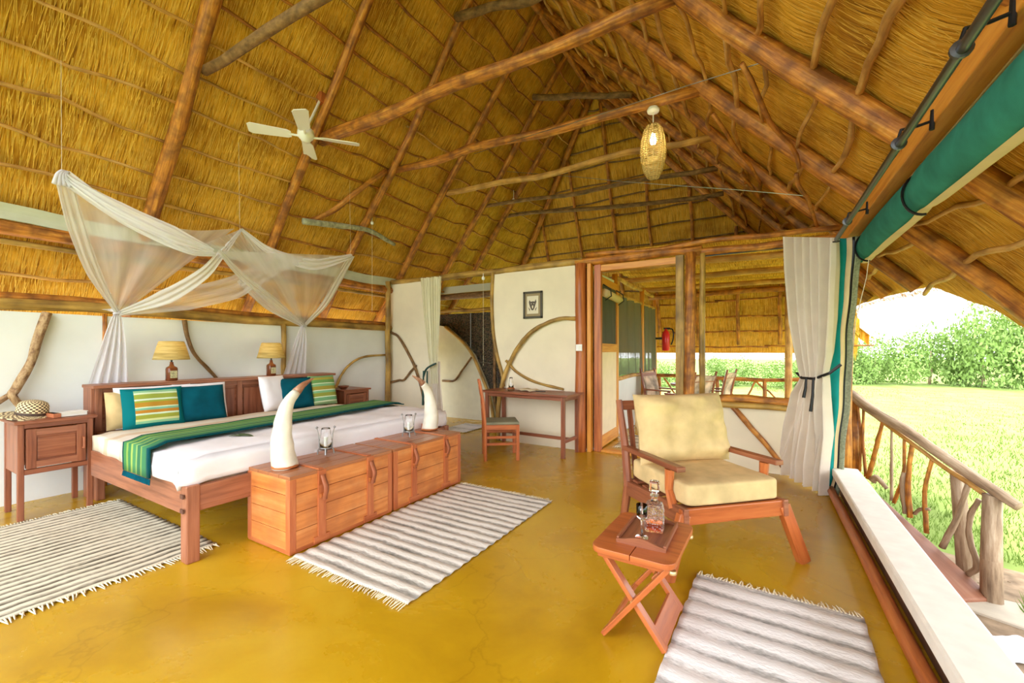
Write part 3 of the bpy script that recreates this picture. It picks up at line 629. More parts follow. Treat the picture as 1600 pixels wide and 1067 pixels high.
pts = [(1.2 + 2.0 * math.cos(a) * (1 + .15 * noise.noise(Vector((a * 2, 0, 0)))), 3.6 + 2.6 * math.sin(a) * (1 + .15 * noise.noise(Vector((a * 2, 5, 0))))) for a in [i * 2 * PI / 40 for i in range(40)]]
o = MB().prism(pts, -.9, -.765).build('earth_path', dirtm, None); tag(o, 'patch of bare brown earth at the foot of the ramp', 'earth', kind='structure')
mb = MB()
for _ in range(700):
    a = rnd.random() * 2 * PI; r_ = rnd.random() ** .5; x = 1.2 + 1.8 * r_ * math.cos(a); y = 3.6 + 2.4 * r_ * math.sin(a)
    if x < .8: x = 1.6 - x
    s_ = rnd.uniform(.006, .02)
    mb.lathe([(s_, 0), (s_ * .6, s_ * .6), (0.0001, s_ * .7)], 5, (x, y, -.767))
tag(mb.build('gravel', dirtm, None, stuff=True), 'small stones and crumbs scattered over the bare earth', 'gravel')
o = thing('cement_sack', 'flat white paper sack lying on the earth outside the sill', 'sack', (1.52, 4.3, -.76), .5)
MB().grid(lambda u, v_: ((u - .5) * .34, (v_ - .5) * .26, .012 + .03 * math.sin(u * PI) * math.sin(v_ * PI) + .012 * noise.noise(Vector((u * 5, v_ * 5, 0)))), 14, 12).build('sack_cloth', plain('sack_paper', (.8, .82, .86), rough=.6, var=.05), o, solid=.015, smooth=True)
# grass
mb = MB()
for _ in range(30000):
    d = 2.0 + 26 * rnd.random() ** 1.6; a = rnd.uniform(-.1, 1.5); x = 1.6 + d * math.sin(a) * .8; y = 3.2 + d * math.cos(a); h = rnd.uniform(.04, .1); tx, ty = rnd.uniform(-.04, .04), rnd.uniform(-.04, .04); z = -.82
    if (x - 1.2) ** 2 / 5 + (y - 3.6) ** 2 / 8 < 1: continue
    wd = .003 + d * .0005
    mb.add([(x - wd, y, z), (x + wd, y, z), (x + tx, y + ty, z + h)], [(0, 1, 2)], [(0, 0)] * 3)
mb.build('grass', bladem, None, stuff=True)['label'] = 'short green grass blades on the lawn beside the house'
COL.objects[-1]['category'] = 'grass'
o = thing('grass_tuft', 'small bright green grass tuft on the bare earth at the right edge', 'grass', (1.92, 4.95, -.76))
mb = MB()
for _ in range(160):
    a = rnd.random() * 6.28; r_ = rnd.random() * .13; l = rnd.uniform(.05, .14); x, y = r_ * math.cos(a), r_ * math.sin(a)
    mb.add([(x - .005, y, 0), (x + .005, y, 0), (x + math.cos(a) * .05, y + math.sin(a) * .05, l)], [(0, 1, 2)], [(0, 0)] * 3)
mb.build('blades', bladem, o, stuff=True)
# bushes
def bush_mesh(seed, lv=5200):
    R_ = random.Random(seed); mb = MB(); blobs = [(R_.uniform(-.7, .7), R_.uniform(-.5, .5), R_.uniform(.15, .68), R_.uniform(.28, .46)) for _ in range(12)]
    for _ in range(lv):
        bx_, by_, bz_, br = R_.choice(blobs); d = Vector((R_.gauss(0, 1), R_.gauss(0, 1), R_.gauss(0, 1))).normalized(); p = Vector((bx_, by_, bz_)) + d * br * R_.uniform(.75, 1.05)
        if p.z < 0: p.z = -p.z * .5
        t = Vector((R_.gauss(0, 1), R_.gauss(0, 1), R_.gauss(0, 1))).normalized(); s_ = R_.uniform(.02, .045); b2 = t.cross(d + Vector((.1, .2, .3))).normalized()
        mb.add([p - t * s_, p + b2 * s_ * .5, p + t * s_, p - b2 * s_ * .5], [(0, 1, 2, 3)], [(0, 0)] * 4)
    return mb
proto = []
for s_ in (1, 2, 3):
    me_o = bush_mesh(s_).build('foliage', leafm, None, stuff=True); proto.append(me_o.data); bpy.data.objects.remove(me_o)
BU = [(-14, 25, 3.2, 1.7), (-9.5, 27, 3.4, 1.8), (-5.5, 26.5, 3.2, 1.6), (-2.0, 28, 3.4, 1.9), (1.2, 30, 3.6, 1.9), (3.6, 33, 3.8, 2.4), (6.4, 36, 4.2, 3.4), (8.6, 34.5, 4.4, 4.3), (11.2, 35.5, 4.6, 4.9), (13.8, 34.5, 4.8, 4.9), (16.8, 35, 5, 4.6), (20, 34, 5, 4.4), (24, 31, 5, 4.4), (28, 27, 5, 4)]
LB = ['low pale bush at the far left of the lawn seen through the open door', 'low rounded bush seen past the fire extinguisher', 'low bush seen through the doorway above the veranda chairs', 'low bush seen through the window above the crossed-stick railing', 'light green bush seen through the window left of the pale post', 'short bush just right of the tied cream curtain', 'medium bush at the left end of the tall thicket', 'tall bush left of the middle of the thicket', 'tallest light green bush crowning the thicket', 'tall feathery bush right of the crowning bush', 'dark based bush behind the lower end of the handrail', 'bush at the right end of the thicket under the eave', 'bush beyond the right end of the thicket', 'outermost bush on the right side of the lawn']
for i, ((x, y, ww, hh), lb) in enumerate(zip(BU, LB)):
    ww *= .62; y += (i % 2) * 2.2; x += (i % 2) * .6
    o = thing('bush', lb, 'bush', (x, y, -.85), rnd.uniform(0, .8), 'bushes beyond the lawn'); f = bpy.data.objects.new('foliage', proto[i % 3]); COL.objects.link(f); f.parent = o; f.scale = (ww, ww * .8, hh); f['kind'] = 'stuff'
    pole('stem', (0, 0, 0), (.1, .1, hh * .5), .08, .04, logg, o, .1, 5)

# ------------------------------------------------------------------ soft-thing helpers
def cushion(name, m, wd, ht, th, parent=None, n=18, puff=.5, crease=0, seed=0, corner=.06):
    """upright cushion: width on X, height on Z, thickness on Y, origin at the bottom centre"""
    mb = MB()
    for sgn in (-1, 1):
        def f(u, v_):
            a, b_ = u * 2 - 1, v_ * 2 - 1
            pinch = 1 - corner * (1 - abs(a * b_)) * (abs(a) ** 3 + abs(b_) ** 3) * .5
            t = max(0, (1 - abs(a) ** 3.2)) ** puff * max(0, (1 - abs(b_) ** 3.2)) ** puff
            w_ = crease * noise.noise(Vector((a * 2.2 + seed, b_ * 2.2, sgn * 3))) * t
            return (a * wd / 2 * pinch, sgn * (th / 2 * t + w_), ht / 2 + b_ * ht / 2 * pinch)
        if sgn < 0: mb.grid(f, n, n)
        else: mb.grid(lambda u, v_: f(1 - u, v_), n, n, lambda u, v_: (1 - u, v_))
    return mb.build(name, m, parent, smooth=True)
def slabcloth(name, m, x0, x1, y0, y1, ztop, drop_y0=0, drop_y1=0, drop_x1=0, rad=.07, parent=None, nx=30, ny=44, wob=.008, th=.012, skew=0, seed=0, uvr=None):
    """cloth lying on a mattress, rounded over its edges"""
    L0, L1, LX = drop_y0, drop_y1, drop_x1
    def prof(t, lo, hi, dl, dh):
        span = hi - lo; tot = dl + span + dh; s_ = t * tot
        if s_ < dl: k = dl - s_; return lo - .0 + rad * (1 - math.cos(min(1, 0) * 1)) if False else lo, -k
        if s_ > dl + span: return hi, -(s_ - dl - span)
        return lo + (s_ - dl), 0
    def soft(c, lo, hi):  # rounding near the edges
        e = 0
        if L0 and c < lo + rad: e = max(e, rad - rad * math.sqrt(max(0, 1 - ((lo + rad - c) / rad) ** 2)))
        if L1 and c > hi - rad: e = max(e, rad - rad * math.sqrt(max(0, 1 - ((c - hi + rad) / rad) ** 2)))
        return e
    def f(u, v_):
        y, dz = prof(v_, y0, y1, L0, L1); x, dx = prof(u, x0, x1, 0, LX)
        z = ztop + min(dz, dx, 0)
        if dz == 0: z -= soft(y, y0, y1)
        else: z -= rad * 0
        if LX and dx == 0 and x > x1 - rad: z -= rad - rad * math.sqrt(max(0, 1 - ((x - x1 + rad) / rad) ** 2))
        nz = wob * noise.noise(Vector((x * 4 + seed, y * 4, dz * 5)))
        ox = skew * ((y - y0) / (y1 - y0) - .5) + (skew * -.5 * 0)
        if dz < 0: y += nz * 1.5 * (1 if y > (y0 + y1) / 2 else -1) + (.0)
        if dx < 0: x += nz * 1.5
        return (x + ox, y, z + (nz if dz == 0 and dx == 0 else 0))
    return MB().grid(f, nx, ny, uvr).build(name, m, parent, solid=th, smooth=True)

# ------------------------------------------------------------------ bed
BY0, BY1 = 1.225, 3.74
bed = thing('bed', 'wide reddish wooden double bed with a panelled headboard against the white wall', 'bed', (0, 0, 0))
hb = MB(); hb.box((-5.17, 2.535, 1.0), (.30, 2.44, .03)).build('headboard_top', bedw, bed, bevel=.006)
MB().box((-5.2, BY0 + .11, .5), (.20, .03, 1.0)).build('headboard_side', bedw, bed, bevel=.004)
MB().box((-5.2, BY1 - .03, .5), (.20, .03, 1.0)).build('headboard_side', bedw, bed, bevel=.004)
MB().box((-5.12, 2.53, .72), (.02, 2.36, .54)).build('headboard_back', bedw, bed)
for i in range(6):
    y = BY0 + .14 + i * .394; MB().box((-5.095, y, .73), (.04, .05, .53)).build('headboard_stile', bedw, bed, bevel=.004)
    MB().box((-5.1, y + .2, .96), (.03, .38, .05)).build('headboard_rail', bedw, bed, bevel=.003)
    MB().box((-5.105, y + .2, .72), (.02, .30, .36)).build('headboard_panel', mvule, bed, bevel=.006)
for y in (BY0 + .03, BY1 - .03):
    MB().box((-3.985, y + (.02 if y < 2 else -.02), .375), (1.75, .035, .21)).build('side_rail', bedw, bed, bevel=.004)
    MB().box((-3.085, y, .24), (.085, .075, .48)).build('leg', bedw, bed, bevel=.008)
    MB().box((-5.06, y + (.11 if y < 2 else -.06), .3), (.07, .06, .6)).build('leg', bedw, bed, bevel=.006)
MB().box((-3.07, (BY0 + BY1) / 2, .405), (.04, 2.44, .13)).build('foot_rail', bedw, bed, bevel=.005)
MB().box((-3.07, BY0 + .3, .33), (.036, .5, .04)).build('foot_bracket', bedw, bed, bevel=.008)
for z in (.42, .33): MB().box((-3.075, BY0 - .02, z), (.04, .006, .026)).build('tenon', plain('dark_tenon', (.12, .045, .025)), bed)
o = MB().box((-4.12, (BY0 + BY1) / 2, .495), (1.9, 2.34, .15)).build('mattress', linen, None, bevel=.05); tag(o, 'thick white mattress in the bed frame beneath the bedspread', 'mattress')
cover = stripes('bedspread_weave', [(0, (.78, .66, .50)), (.1, (.80, .73, .62)), (.22, (.72, .56, .40)), (.3, (.80, .72, .62)), (.5, (.70, .58, .46)), (.55, (.82, .76, .70)), (.78, (.88, .84, .78)), (.8, (.72, .56, .42)), (.84, (.90, .87, .82))], axis=0)
o = slabcloth('bedspread', cover, -4.87, -3.62, BY0 + .045, BY1 - .02, .615, .14, .14, 0, .10, wob=.012, seed=2); tag(o, 'cream bedspread with faint tan stripes over the head end of the bed', 'bedspread')
o = slabcloth('duvet', linen, -3.95, -3.10, BY0 + .0, BY1 - .0, .635, .14, .14, .15, .10, wob=.014, seed=8, th=.03); tag(o, 'puffy white duvet folded over the foot end of the bed', 'duvet')
runm = stripes('runner_weave', [(0, (.0, .06, .07)), (.06, (.06, .22, .07)), (.16, (.22, .36, .08)), (.22, (.05, .20, .08)), (.32, (.30, .42, .10)), (.38, (.07, .24, .10)), (.5, (.25, .40, .12)), (.55, (.04, .16, .08)), (.68, (.20, .34, .09)), (.74, (.05, .20, .09)), (.9, (.03, .13, .08)), (.93, (.0, .06, .07))], axis=0)
rn = thing('bed_runner', 'long green striped bed runner with dark teal edges across the bed', 'bed runner', (0, 0, 0))
slabcloth('runner_cloth', runm, -4.03, -3.60, BY0 - .045, BY1 + .01, .70, .22, .03, 0, .10, wob=.006, seed=5, skew=-.28, parent=rn)
mb = MB()
for i in range(60):
    x = -3.9 + .44 * i / 60 + .015; mb.tube([(x, BY0 - .05, .475), (x + rnd.uniform(-.01, .01), BY0 - .055, .44)], .004, 4)
mb.build('runner_fringe', teal, rn, stuff=True)
o = thing('leaf_sprig', 'small dark green leaves laid on the white duvet', 'leaves', (-3.42, 1.72, .665), .3)
for a, l in ((.2, .10), (2.2, .09), (1.2, .07), (3.6, .08)):
    MB().grid(lambda u, v_: (math.cos(a) * u * l - math.sin(a) * (v_ - .5) * .045 * math.sin(u * PI), math.sin(a) * u * l + math.cos(a) * (v_ - .5) * .045 * math.sin(u * PI), .006 + .008 * math.sin(u * PI)), 8, 3).build('leaf', plain('dark_leaf', (.05, .09, .03), rough=.5), o, solid=.002)
# cushions on the bed
def set_cushion(m, name, y, x, wd, ht, th, lean, label, z=.615, yaw=0, group=None, seed=0, cat='cushion', corner=.06):
    o = cushion(name, m, wd, ht, th, seed=seed, crease=.012, corner=corner); o.location = (x, y, z); o.rotation_euler = (math.radians(-lean), math.radians(0), PI / 2 + yaw)
    o.rotation_euler = (Matrix.Rotation(PI / 2 + yaw, 3, 'Z') @ Matrix.Rotation(math.radians(-lean), 3, 'X')).to_euler()
    return tag(o, label, cat, group)
cs1 = stripes('cushion_stripes', [(0, (.0, .15, .17)), (.09, (.25, .52, .30)), (.15, (.62, .66, .30)), (.2, (.32, .36, .05)), (.30, (.60, .75, .55)), (.34, (.48, .22, .03)), (.42, (.20, .45, .3)), (.47, (.62, .75, .5)), (.50, (.45, .24, .03)), (.61, (.30, .36, .05)), (.66, (.6, .72, .55)), (.70, (.30, .36, .06)), (.82, (.62, .74, .5)), (.86, (.25, .5, .28)), (.92, (.0, .15, .17))], axis=1)
nt = cs1.node_tree; Lk = nt.links.new; p = nt.nodes['Principled BSDF']; src = p.inputs['Base Color'].links[0].from_socket
tc = nt.nodes.new('ShaderNodeTexCoord'); sp = nt.nodes.new('ShaderNodeSeparateXYZ'); Lk(tc.outputs['UV'], sp.inputs[0])
rb = ramp(nt, [(0, (0, 0, 0)), (.17, (1, 1, 1)), (.88, (0, 0, 0))], 'CONSTANT'); Lk(sp.outputs[0], rb.inputs[0]); mx = N(nt, 'ShaderNodeMixRGB'); Lk(rb.outputs[0], mx.inputs[0]); mx.inputs[1].default_value = (.0, .15, .17, 1); Lk(src, mx.inputs[2]); Lk(mx.outputs[0], p.inputs['Base Color'])
cs2 = stripes('green_cushion_stripes', [(0, (.35, .55, .28)), (.10, (.75, .82, .6)), (.13, (.18, .42, .2)), (.25, (.7, .8, .55)), (.28, (.30, .34, .06)), (.40, (.22, .48, .25)), (.47, (.78, .82, .62)), (.5, (.35, .30, .05)), (.62, (.22, .46, .22)), (.70, (.72, .8, .55)), (.73, (.16, .34, .10)), (.84, (.40, .36, .06)), (.93, (.2, .44, .2))], axis=1)
set_cushion(linen, 'pillow', 1.74, -4.95, .60, .375, .13, 10, 'long white pillow behind the striped and teal cushions at the left of the bed', yaw=0, cat='pillow')
set_cushion(velvet, 'pillow', 1.53, -4.95, .30, .34, .12, 10, 'cream pillow edge showing left of the teal bordered striped cushion', cat='pillow')
set_cushion(linen, 'pillow', 2.12, -4.95, .48, .375, .13, 10, 'white pillow behind the left teal cushion', seed=3, cat='pillow')
set_cushion(cs1, 'cushion', 1.69, -4.84, .46, .37, .14, 14, 'teal bordered cushion with ochre and green stripes at the left of the bed', yaw=-.05, seed=1)
set_cushion(teal, 'cushion', 2.09, -4.86, .44, .36, .14, 14, 'plain teal cushion beside the teal bordered striped cushion', yaw=.0, seed=4)
set_cushion(linen, 'pillow', 2.87, -4.90, .34, .42, .13, 14, 'white pillow standing left of the right-hand teal cushion', yaw=.2, seed=5, cat='pillow')
set_cushion(teal, 'cushion', 3.12, -4.88, .44, .38, .14, 14, 'plain teal cushion between a white pillow and the green striped cushion', seed=6)
set_cushion(cs2, 'cushion', 3.50, -4.90, .38, .39, .13, 14, 'cushion with green, olive and white stripes at the right of the bed', yaw=.0, seed=7)

# ------------------------------------------------------------------ nightstands
def nightstand(loc, label, mirror=1):
    t = thing('nightstand', label, 'nightstand', loc)   # front faces +x, origin at floor centre
    W, D, H = .43, .42, .775
    for x in (-D / 2 + .02, D / 2 - .02):
        for y in (-W / 2 + .02, W / 2 - .02): MB().box((x, y, H / 2 - .01), (.036, .036, H - .03)).build('leg', mvule, t, bevel=.004)
    MB().box((0, 0, H - .012), (D + .05, W + .04, .024)).build('top', mvule, t, bevel=.005)
    for y in (-W / 2 + .015, W / 2 - .015): MB().box((0, y, .555), (D - .06, .016, .38)).build('side_panel', bedw, t)
    MB().box((-D / 2 + .02, 0, .555), (.014, W - .05, .38)).build('back_panel', bedw, t)
    MB().box((D / 2 - .02, 0, .375), (.03, W - .06, .04)).build('bottom_rail', mvule, t, bevel=.003)
    MB().box((D / 2 - .02, 0, .735), (.03, W - .06, .04)).build('top_rail', mvule, t, bevel=.003)
    d = MB().box((D / 2 - .018, 0, .555), (.016, W - .09, .30)).build('door', mvule, t)
    for y in (-1, 1): MB().box((D / 2 - .008, y * (W / 2 - .075), .555), (.02, .055, .31)).build('door_stile', mvule, d, bevel=.003)
    for z in (.43, .68): MB().box((D / 2 - .008, 0, z), (.02, W - .19, .05)).build('door_rail', bedw, d, bevel=.003)
    MB().box((D / 2 - .012, 0, .555), (.016, W - .21, .17)).build('door_panel', mvule, d, bevel=.006)
    MB().tube([(D / 2 + .005, mirror * .15, .60), (D / 2 + .028, mirror * .15, .60), (D / 2 + .028, mirror * .15, .51), (D / 2 + .005, mirror * .15, .51)], .008, 6).build('handle', leather, d)
    return t
nightstand((-5.11, 1.07, 0), 'wooden nightstand with a panelled door carrying the straw hat', 1)
nightstand((-5.2, 4.08, 0), 'wooden nightstand on the far side of the bed with a small bowl on it', 1)
o = thing('bowl', 'small brown wooden bowl on the far nightstand', 'bowl', (-5.12, 3.95, .777)); MB().lathe([(.035, 0), (.075, .035), (.08, .045), (.07, .04), (.03, .012), (.0001, .01)], 18).build('bowl_body', mvule, o, smooth=True)
hatm, nt, p = new_mat('hat_weave'); mp = coords(nt, 'UV', (36, 75, 1)); wv = N(nt, 'ShaderNodeTexChecker', Scale=1.0); nt.links.new(mp.outputs[0], wv.inputs['Vector']); wv.inputs[1].default_value = (.86, .72, .42, 1); wv.inputs[2].default_value = (.10, .05, .025, 1); nt.links.new(wv.outputs[0], p.inputs['Base Color']); p.inputs['Roughness'].default_value = .75
hat = thing('straw_hat', 'wide brimmed woven straw hat in brown and cream lying on the nightstand', 'hat', (-5.12, .97, .785), .3)
hat.rotation_euler = (math.radians(-4), math.radians(9), .3)
MB().lathe([(.19, .006), (.15, .0), (.11, .012), (.088, .02)], 32, caps=False).build('brim', hatm, hat, solid=.006, smooth=True)
MB().lathe([(.092, .015), (.094, .045), (.09, .09), (.078, .115), (.05, .13), (.0001, .133)], 32, sq=0).build('crown', hatm, hat, smooth=True)
MB().lathe([(.0945, .016), (.097, .035), (.0945, .04)], 32, caps=False).build('hat_band', plain('hat_band', (.06, .03, .02)), hat, smooth=True)
bk = thing('book', 'white book with a red-brown spine lying partly under the straw hat', 'book', (-5.0, 1.15, .777), .12)
MB().box((0, 0, .016), (.13, .20, .028)).build('pages', paper, bk); MB().box((0, 0, .032), (.14, .21, .004)).build('cover', paper, bk); MB().box((.0, -.085, .017), (.142, .045, .034)).build('spine', leather, bk, bevel=.002)

# ------------------------------------------------------------------ bedside lamps
def lamp(loc, label):
    t = thing('table_lamp', label, 'lamp', loc)
    MB().lathe([(.042, 0), (.046, .006), (.046, .12), (.042, .135), (.02, .15), (.014, .175), (.015, .19)], 20, sq=.6).build('bottle_base', brownb, t, smooth=True, bevel=0)
    MB().box((.05, .0, .065), (.006, .058, .075)).build('paper_label', plain('bottle_label', (.42, .40, .22), var=.5, scale=60), t)
    MB().tube([(0, 0, .18), (0, 0, .27)], .009, 8).build('socket', black, t)
    MB().lathe([(.152, .215), (.148, .225), (.118, .345), (.103, .395), (.098, .40)], 30, caps=False).build('lamp_shade', shadem, t, solid=.006, smooth=True)
    MB().lathe([(.0001, .25), (.022, .265), (.03, .295), (.022, .32), (.0001, .335)], 12).build('bulb', bulbm, t, smooth=True)
    l = bpy.data.lights.new('lamp_light', 'POINT'); l.energy = .3; l.color = (1, .82, .55); l.shadow_soft_size = .04
    lo = bpy.data.objects.new('lamp_light', l); COL.objects.link(lo); lo.parent = t; lo.location = (0, 0, .35)
    return t
lamp((-5.2, 1.95, 1.015), 'lit straw-shade lamp on a brown bottle behind the left teal cushion')
lamp((-5.2, 2.97, 1.015), 'lit straw-shade lamp on a brown bottle near the light wooden wall stud')

# ------------------------------------------------------------------ chests
def chest(y0, y1, label, loose):
    t = thing('chest', label, 'chest', (-2.845, (y0 + y1) / 2, 0)); W = y1 - y0 - .008; D = .49; H = .51
    fx = D / 2
    MB().box((0, 0, .2), (D - .03, W - .03, .36)).build('carcass', chestd, t)
    for i in range(3):
        z = .03 + .118 * i
        MB().box((fx - .011, 0, z + .059), (.022, W - .004, .115)).build('plank', chestw, t, bevel=.002)
        MB().box((0, -W / 2 + .011, z + .059), (D - .045, .022, .115)).build('plank', chestw, t, bevel=.002)
        MB().box((0, W / 2 - .011, z + .059), (D - .045, .022, .115)).build('plank', chestw, t, bevel=.002)
    MB().box((0, 0, .02), (D, W, .03)).build('base', chestd, t, bevel=.002)
    lid = MB().box((0, 0, .42), (D - .03, W - .03, .09)).build('lid', chestw, t)
    MB().box((fx - .009, 0, .437), (.02, W - .002, .10)).build('lid_front', chestw, lid, bevel=.002)
    MB().box((0, -W / 2 + .01, .437), (D - .04, .02, .10)).build('lid_side', chestw, lid, bevel=.002); MB().box((0, W / 2 - .01, .437), (D - .04, .02, .10)).build('lid_side', chestw, lid, bevel=.002)
    k = 4
    for i in range(k): MB().box((-D / 2 + D / k * (i + .5), 0, .497), (D / k - .003, W, .024)).build('lid_board', chestt, lid, bevel=.003)
    for s_ in (-1, 1):
        y = s_ * W * .24
        MB().box((fx + .005, y, .215), (.014, .06, .38)).build('upright_batten', chestd, t, bevel=.003)
        MB().box((fx + .006, y, .455), (.014, .06, .10)).build('lid_batten', chestd, lid, bevel=.003)
        MB().box((0, y, .512), (D - .01, .035, .008)).build('top_batten', chestd, lid, bevel=.002)
        MB().box((fx + .006, y, .04), (.014, .12, .045)).build('foot_batten', chestd, t, bevel=.003)
        st = MB().grid(lambda u, v_: (fx + .018 + .028 * math.sin(u * PI) ** 2 + (.02 * u if loose else 0), y + (v_ - .5) * .036, .475 - .17 * u), 12, 1).build('leather_strap', leather, t, solid=.006, smooth=True)
        MB().box((fx + .02, y, .335), (.02, .045, .03)).build('buckle', jambw, st, bevel=.003)
    for s_ in (-1, 1):
        for q in (-1, 1): MB().box((q * (fx - .02), s_ * (W / 2 - .02), .25), (.046, .046, .47)).build('corner_post', chestd, t, bevel=.003)
    return t
c1 = chest(1.60, 2.475, 'orange wooden chest nearest the camera with the large horn on it', True)
c2 = chest(2.49, 3.385, 'orange wooden chest farther along the bed foot, holding the second horn', False)
MB().tube(spline([(.08, .455, .34), (.1, .5, .30), (.02, .52, .22), (-.04, .49, .30), (-.02, .455, .34)], 5), .01, 8).build('rope_handle', fringem, c2, smooth=True)
MB().lathe([(.05, 0), (.045, .05), (.0001, .06)], 12, (-.17, .40, .51)).build('peg', chestd, c2)

# ------------------------------------------------------------------ horns and lanterns
def hornthing(loc, sgn, H_, lean, label):
    t = thing('horn', label, 'horn', loc)
    pts = spline([(0, 0, 0), (0, -.022 * sgn, H_ * .25), (-.005, -.012 * sgn, H_ * .5), (-.01, .025 * sgn, H_ * .72), (-.01, lean * .55 * sgn, H_ * .9), (-.01, lean * sgn, H_)], 6)
    k = len(pts); rad = [max(.006, .075 * (1 - (i / (k - 1)) ** 1.35) + .004) for i in range(k)]
    rad[0] = .084; rad[1] = .08
    c_ = int(k * .72)
    MB().tube(pts[:c_ + 1], rad[:c_ + 1], 18, .12).build('horn_body', horn, t, smooth=True)
    MB().tube(pts[c_:], [r_ * 1.01 for r_ in rad[c_:]], 14, .3).build('horn_tip', hornt, t, smooth=True)
    MB().lathe([(.088, 0), (.087, .012), (.08, .014)], 18).build('horn_rim', jambw, t, smooth=True)
hornthing((-2.85, 1.725, .517), 1, .60, .22, 'large cream horn with brown tip curving over the nearer chest')
hornthing((-2.93, 3.30, .517), -1, .56, .24, 'cream horn with brown tip standing at the far end of the farther chest')
def lantern(loc, rz, label):
    t = thing('candle_lantern', label, 'lantern', loc, rz)
    MB().lathe([(.045, .035), (.048, .05), (.044, .055)], 18).build('base_ring', silver, t, smooth=True)
    for s_ in (-1, 1):
        MB().tube([(s_ * .06, 0, 0), (s_ * .055, 0, .03), (s_ * .045, 0, .045), (s_ * .045, 0, .09)], .006, 6).build('foot', silver, t)
        MB().tube([(s_ * .045, 0, .05), (s_ * .05, 0, .15), (s_ * .062, 0, .2)], .003, 6).build('side_rod', silver, t)
        MB().lathe([(.0001, -.012), (.012, 0), (.0001, .012)], 10, (s_ * .063, 0, .205)).build('knob', silver, t, smooth=True)
    for s_ in (-1, 1): MB().tube([(0, s_ * .055, 0), (0, s_ * .045, .045)], .006, 6).build('foot', silver, t)
    MB().lathe([(.042, .055), (.045, .10), (.032, .19), (.030, .20)], 20, caps=False).build('glass_chimney', clearg, t, solid=.003, smooth=True)
    MB().lathe([(.014, .05), (.014, .13), (.0001, .132)], 12).build('candle', paper, t, smooth=True)
lantern((-2.93, 2.10, .517), .9, 'glass candle lantern on metal feet on the nearer chest')
lantern((-2.86, 2.93, .517), .9, 'glass candle lantern on metal feet beside the farther horn')

# ------------------------------------------------------------------ rugs
def rug(name, cx, cy, lx, ly, m, label, stripe='x', rz=0, reps=20, fr=('a', 'b'), amp=.005):
    """stripes run across the short way; the fringe is on the two short ends (the u ends)"""
    t = thing(name, label, 'rug', (cx, cy, .0), rz)
    def f(u, v_):
        x = (u - .5) * lx; y = (v_ - .5) * ly
        e = .010 * noise.noise(Vector((u * 8, v_ * 3, cx))); s_ = v_
        return (x + .006 * noise.noise(Vector((v_ * 20, cx, 0))) * (abs(u - .5) > .45), y + .006 * noise.noise(Vector((u * 14, cy, 0))), .010 + amp * math.sin(v_ * reps * 2 * PI) + max(0, e * .5))
    MB().grid(f, 24, reps * 6, lambda u, v_: (u, v_)).build('woven_body', m, t, solid=.006, smooth=True)
    mb = MB()
    for s_ in (-1, 1):
        k = int(lx / .016)
        for i in range(k):
            x = -lx / 2 + lx * (i + .5) / k; l = rnd.uniform(.03, .065); dx = rnd.uniform(-.02, .02)
            mb.tube([(x, s_ * (ly / 2 - .01), .012), (x + dx * .5, s_ * (ly / 2 + l * .5), .010), (x + dx, s_ * (ly / 2 + l), .005)], [.0045, .004, .002], 4)
    mb.build('fringe', fringem, t, stuff=True)
    return t
rug('rug', -2.07, 2.475, .99, 1.74, rugB, 'grey and white striped rag rug on the floor in front of the chests', reps=19)
rug('rug', -4.02, .93, 1.04, 1.68, rugA, 'brown and cream striped rag rug beside the bed and under its leg', rz=PI / 2 + .0, reps=24)
rug('rug', .02, 1.83, .76, 1.70, rugC, 'white and pale grey striped rag rug in front of the armchair', rz=-.04, reps=13, amp=.006)
rug('rug', -4.35, 5.8, .5, .7, rugC, 'small pale rag rug on the floor in the bathroom doorway', reps=11)
rug('rug', -1.35, 6.15, .8, .9, rugA, 'brown striped mat on the veranda just outside the doorway', reps=10)

# ------------------------------------------------------------------ desk and chair
dk = thing('writing_desk', 'slim reddish wooden desk with a footrest rail against the cream wall', 'desk', (-2.66, 5.0, 0), math.radians(-3))
MB().box((0, 0, .765), (1.32, .50, .028)).build('desktop', mvule, dk, bevel=.004)
for s_ in (-1, 1):
    for q in (-1, 1): MB().box((s_ * .58, q * .2, .375), (.045, .045, .75)).build('leg', mvule, dk, bevel=.004)
    MB().box((s_ * .58, 0, .20), (.03, .38, .04)).build('side_stretcher', mvule, dk, bevel=.003)
    MB().box((s_ * .58, 0, .72), (.03, .38, .05)).build('side_apron', mvule, dk, bevel=.003)
MB().box((0, .0, .20), (1.14, .03, .04)).build('foot_rail', mvule, dk, bevel=.003)
MB().box((0, -.2, .725), (1.12, .022, .045)).build('front_apron', mvule, dk, bevel=.003)
o = thing('candle_lantern', 'small glass candle lantern at the back of the desk', 'lantern', (-3.0, 5.05, .78))
MB().lathe([(.05, 0), (.052, .012), (.045, .03)], 16).build('base_ring', jambw, o); MB().lathe([(.032, .03), (.034, .08), (.022, .15), (.02, .17)], 16, caps=False).build('glass_chimney', clearg, o, solid=.003, smooth=True); MB().lathe([(.012, .03), (.012, .09)], 10).build('candle', paper, o)
o = thing('ashtray', 'low dark dish on the desk in front of the candle lantern', 'dish', (-2.92, 4.9, .78)); MB().lathe([(.03, 0), (.05, .02), (.045, .022), (.025, .008), (.0001, .008)], 14).build('dish_body', logd, o, smooth=True)
for i, (x, y, lb) in enumerate(((-2.72, 5.0, 'cream booklet lying open on the desk'),)):
    o = thing('booklet', lb, 'booklet', (x, y, .78), -.3)
    MB().grid(lambda u, v_: ((u - .5) * .3, (v_ - .5) * .2, .01 + .015 * abs(math.sin(u * 2 * PI))), 16, 2).build('open_pages', plain('aged_paper', (.6, .5, .34)), o, solid=.008, smooth=True)
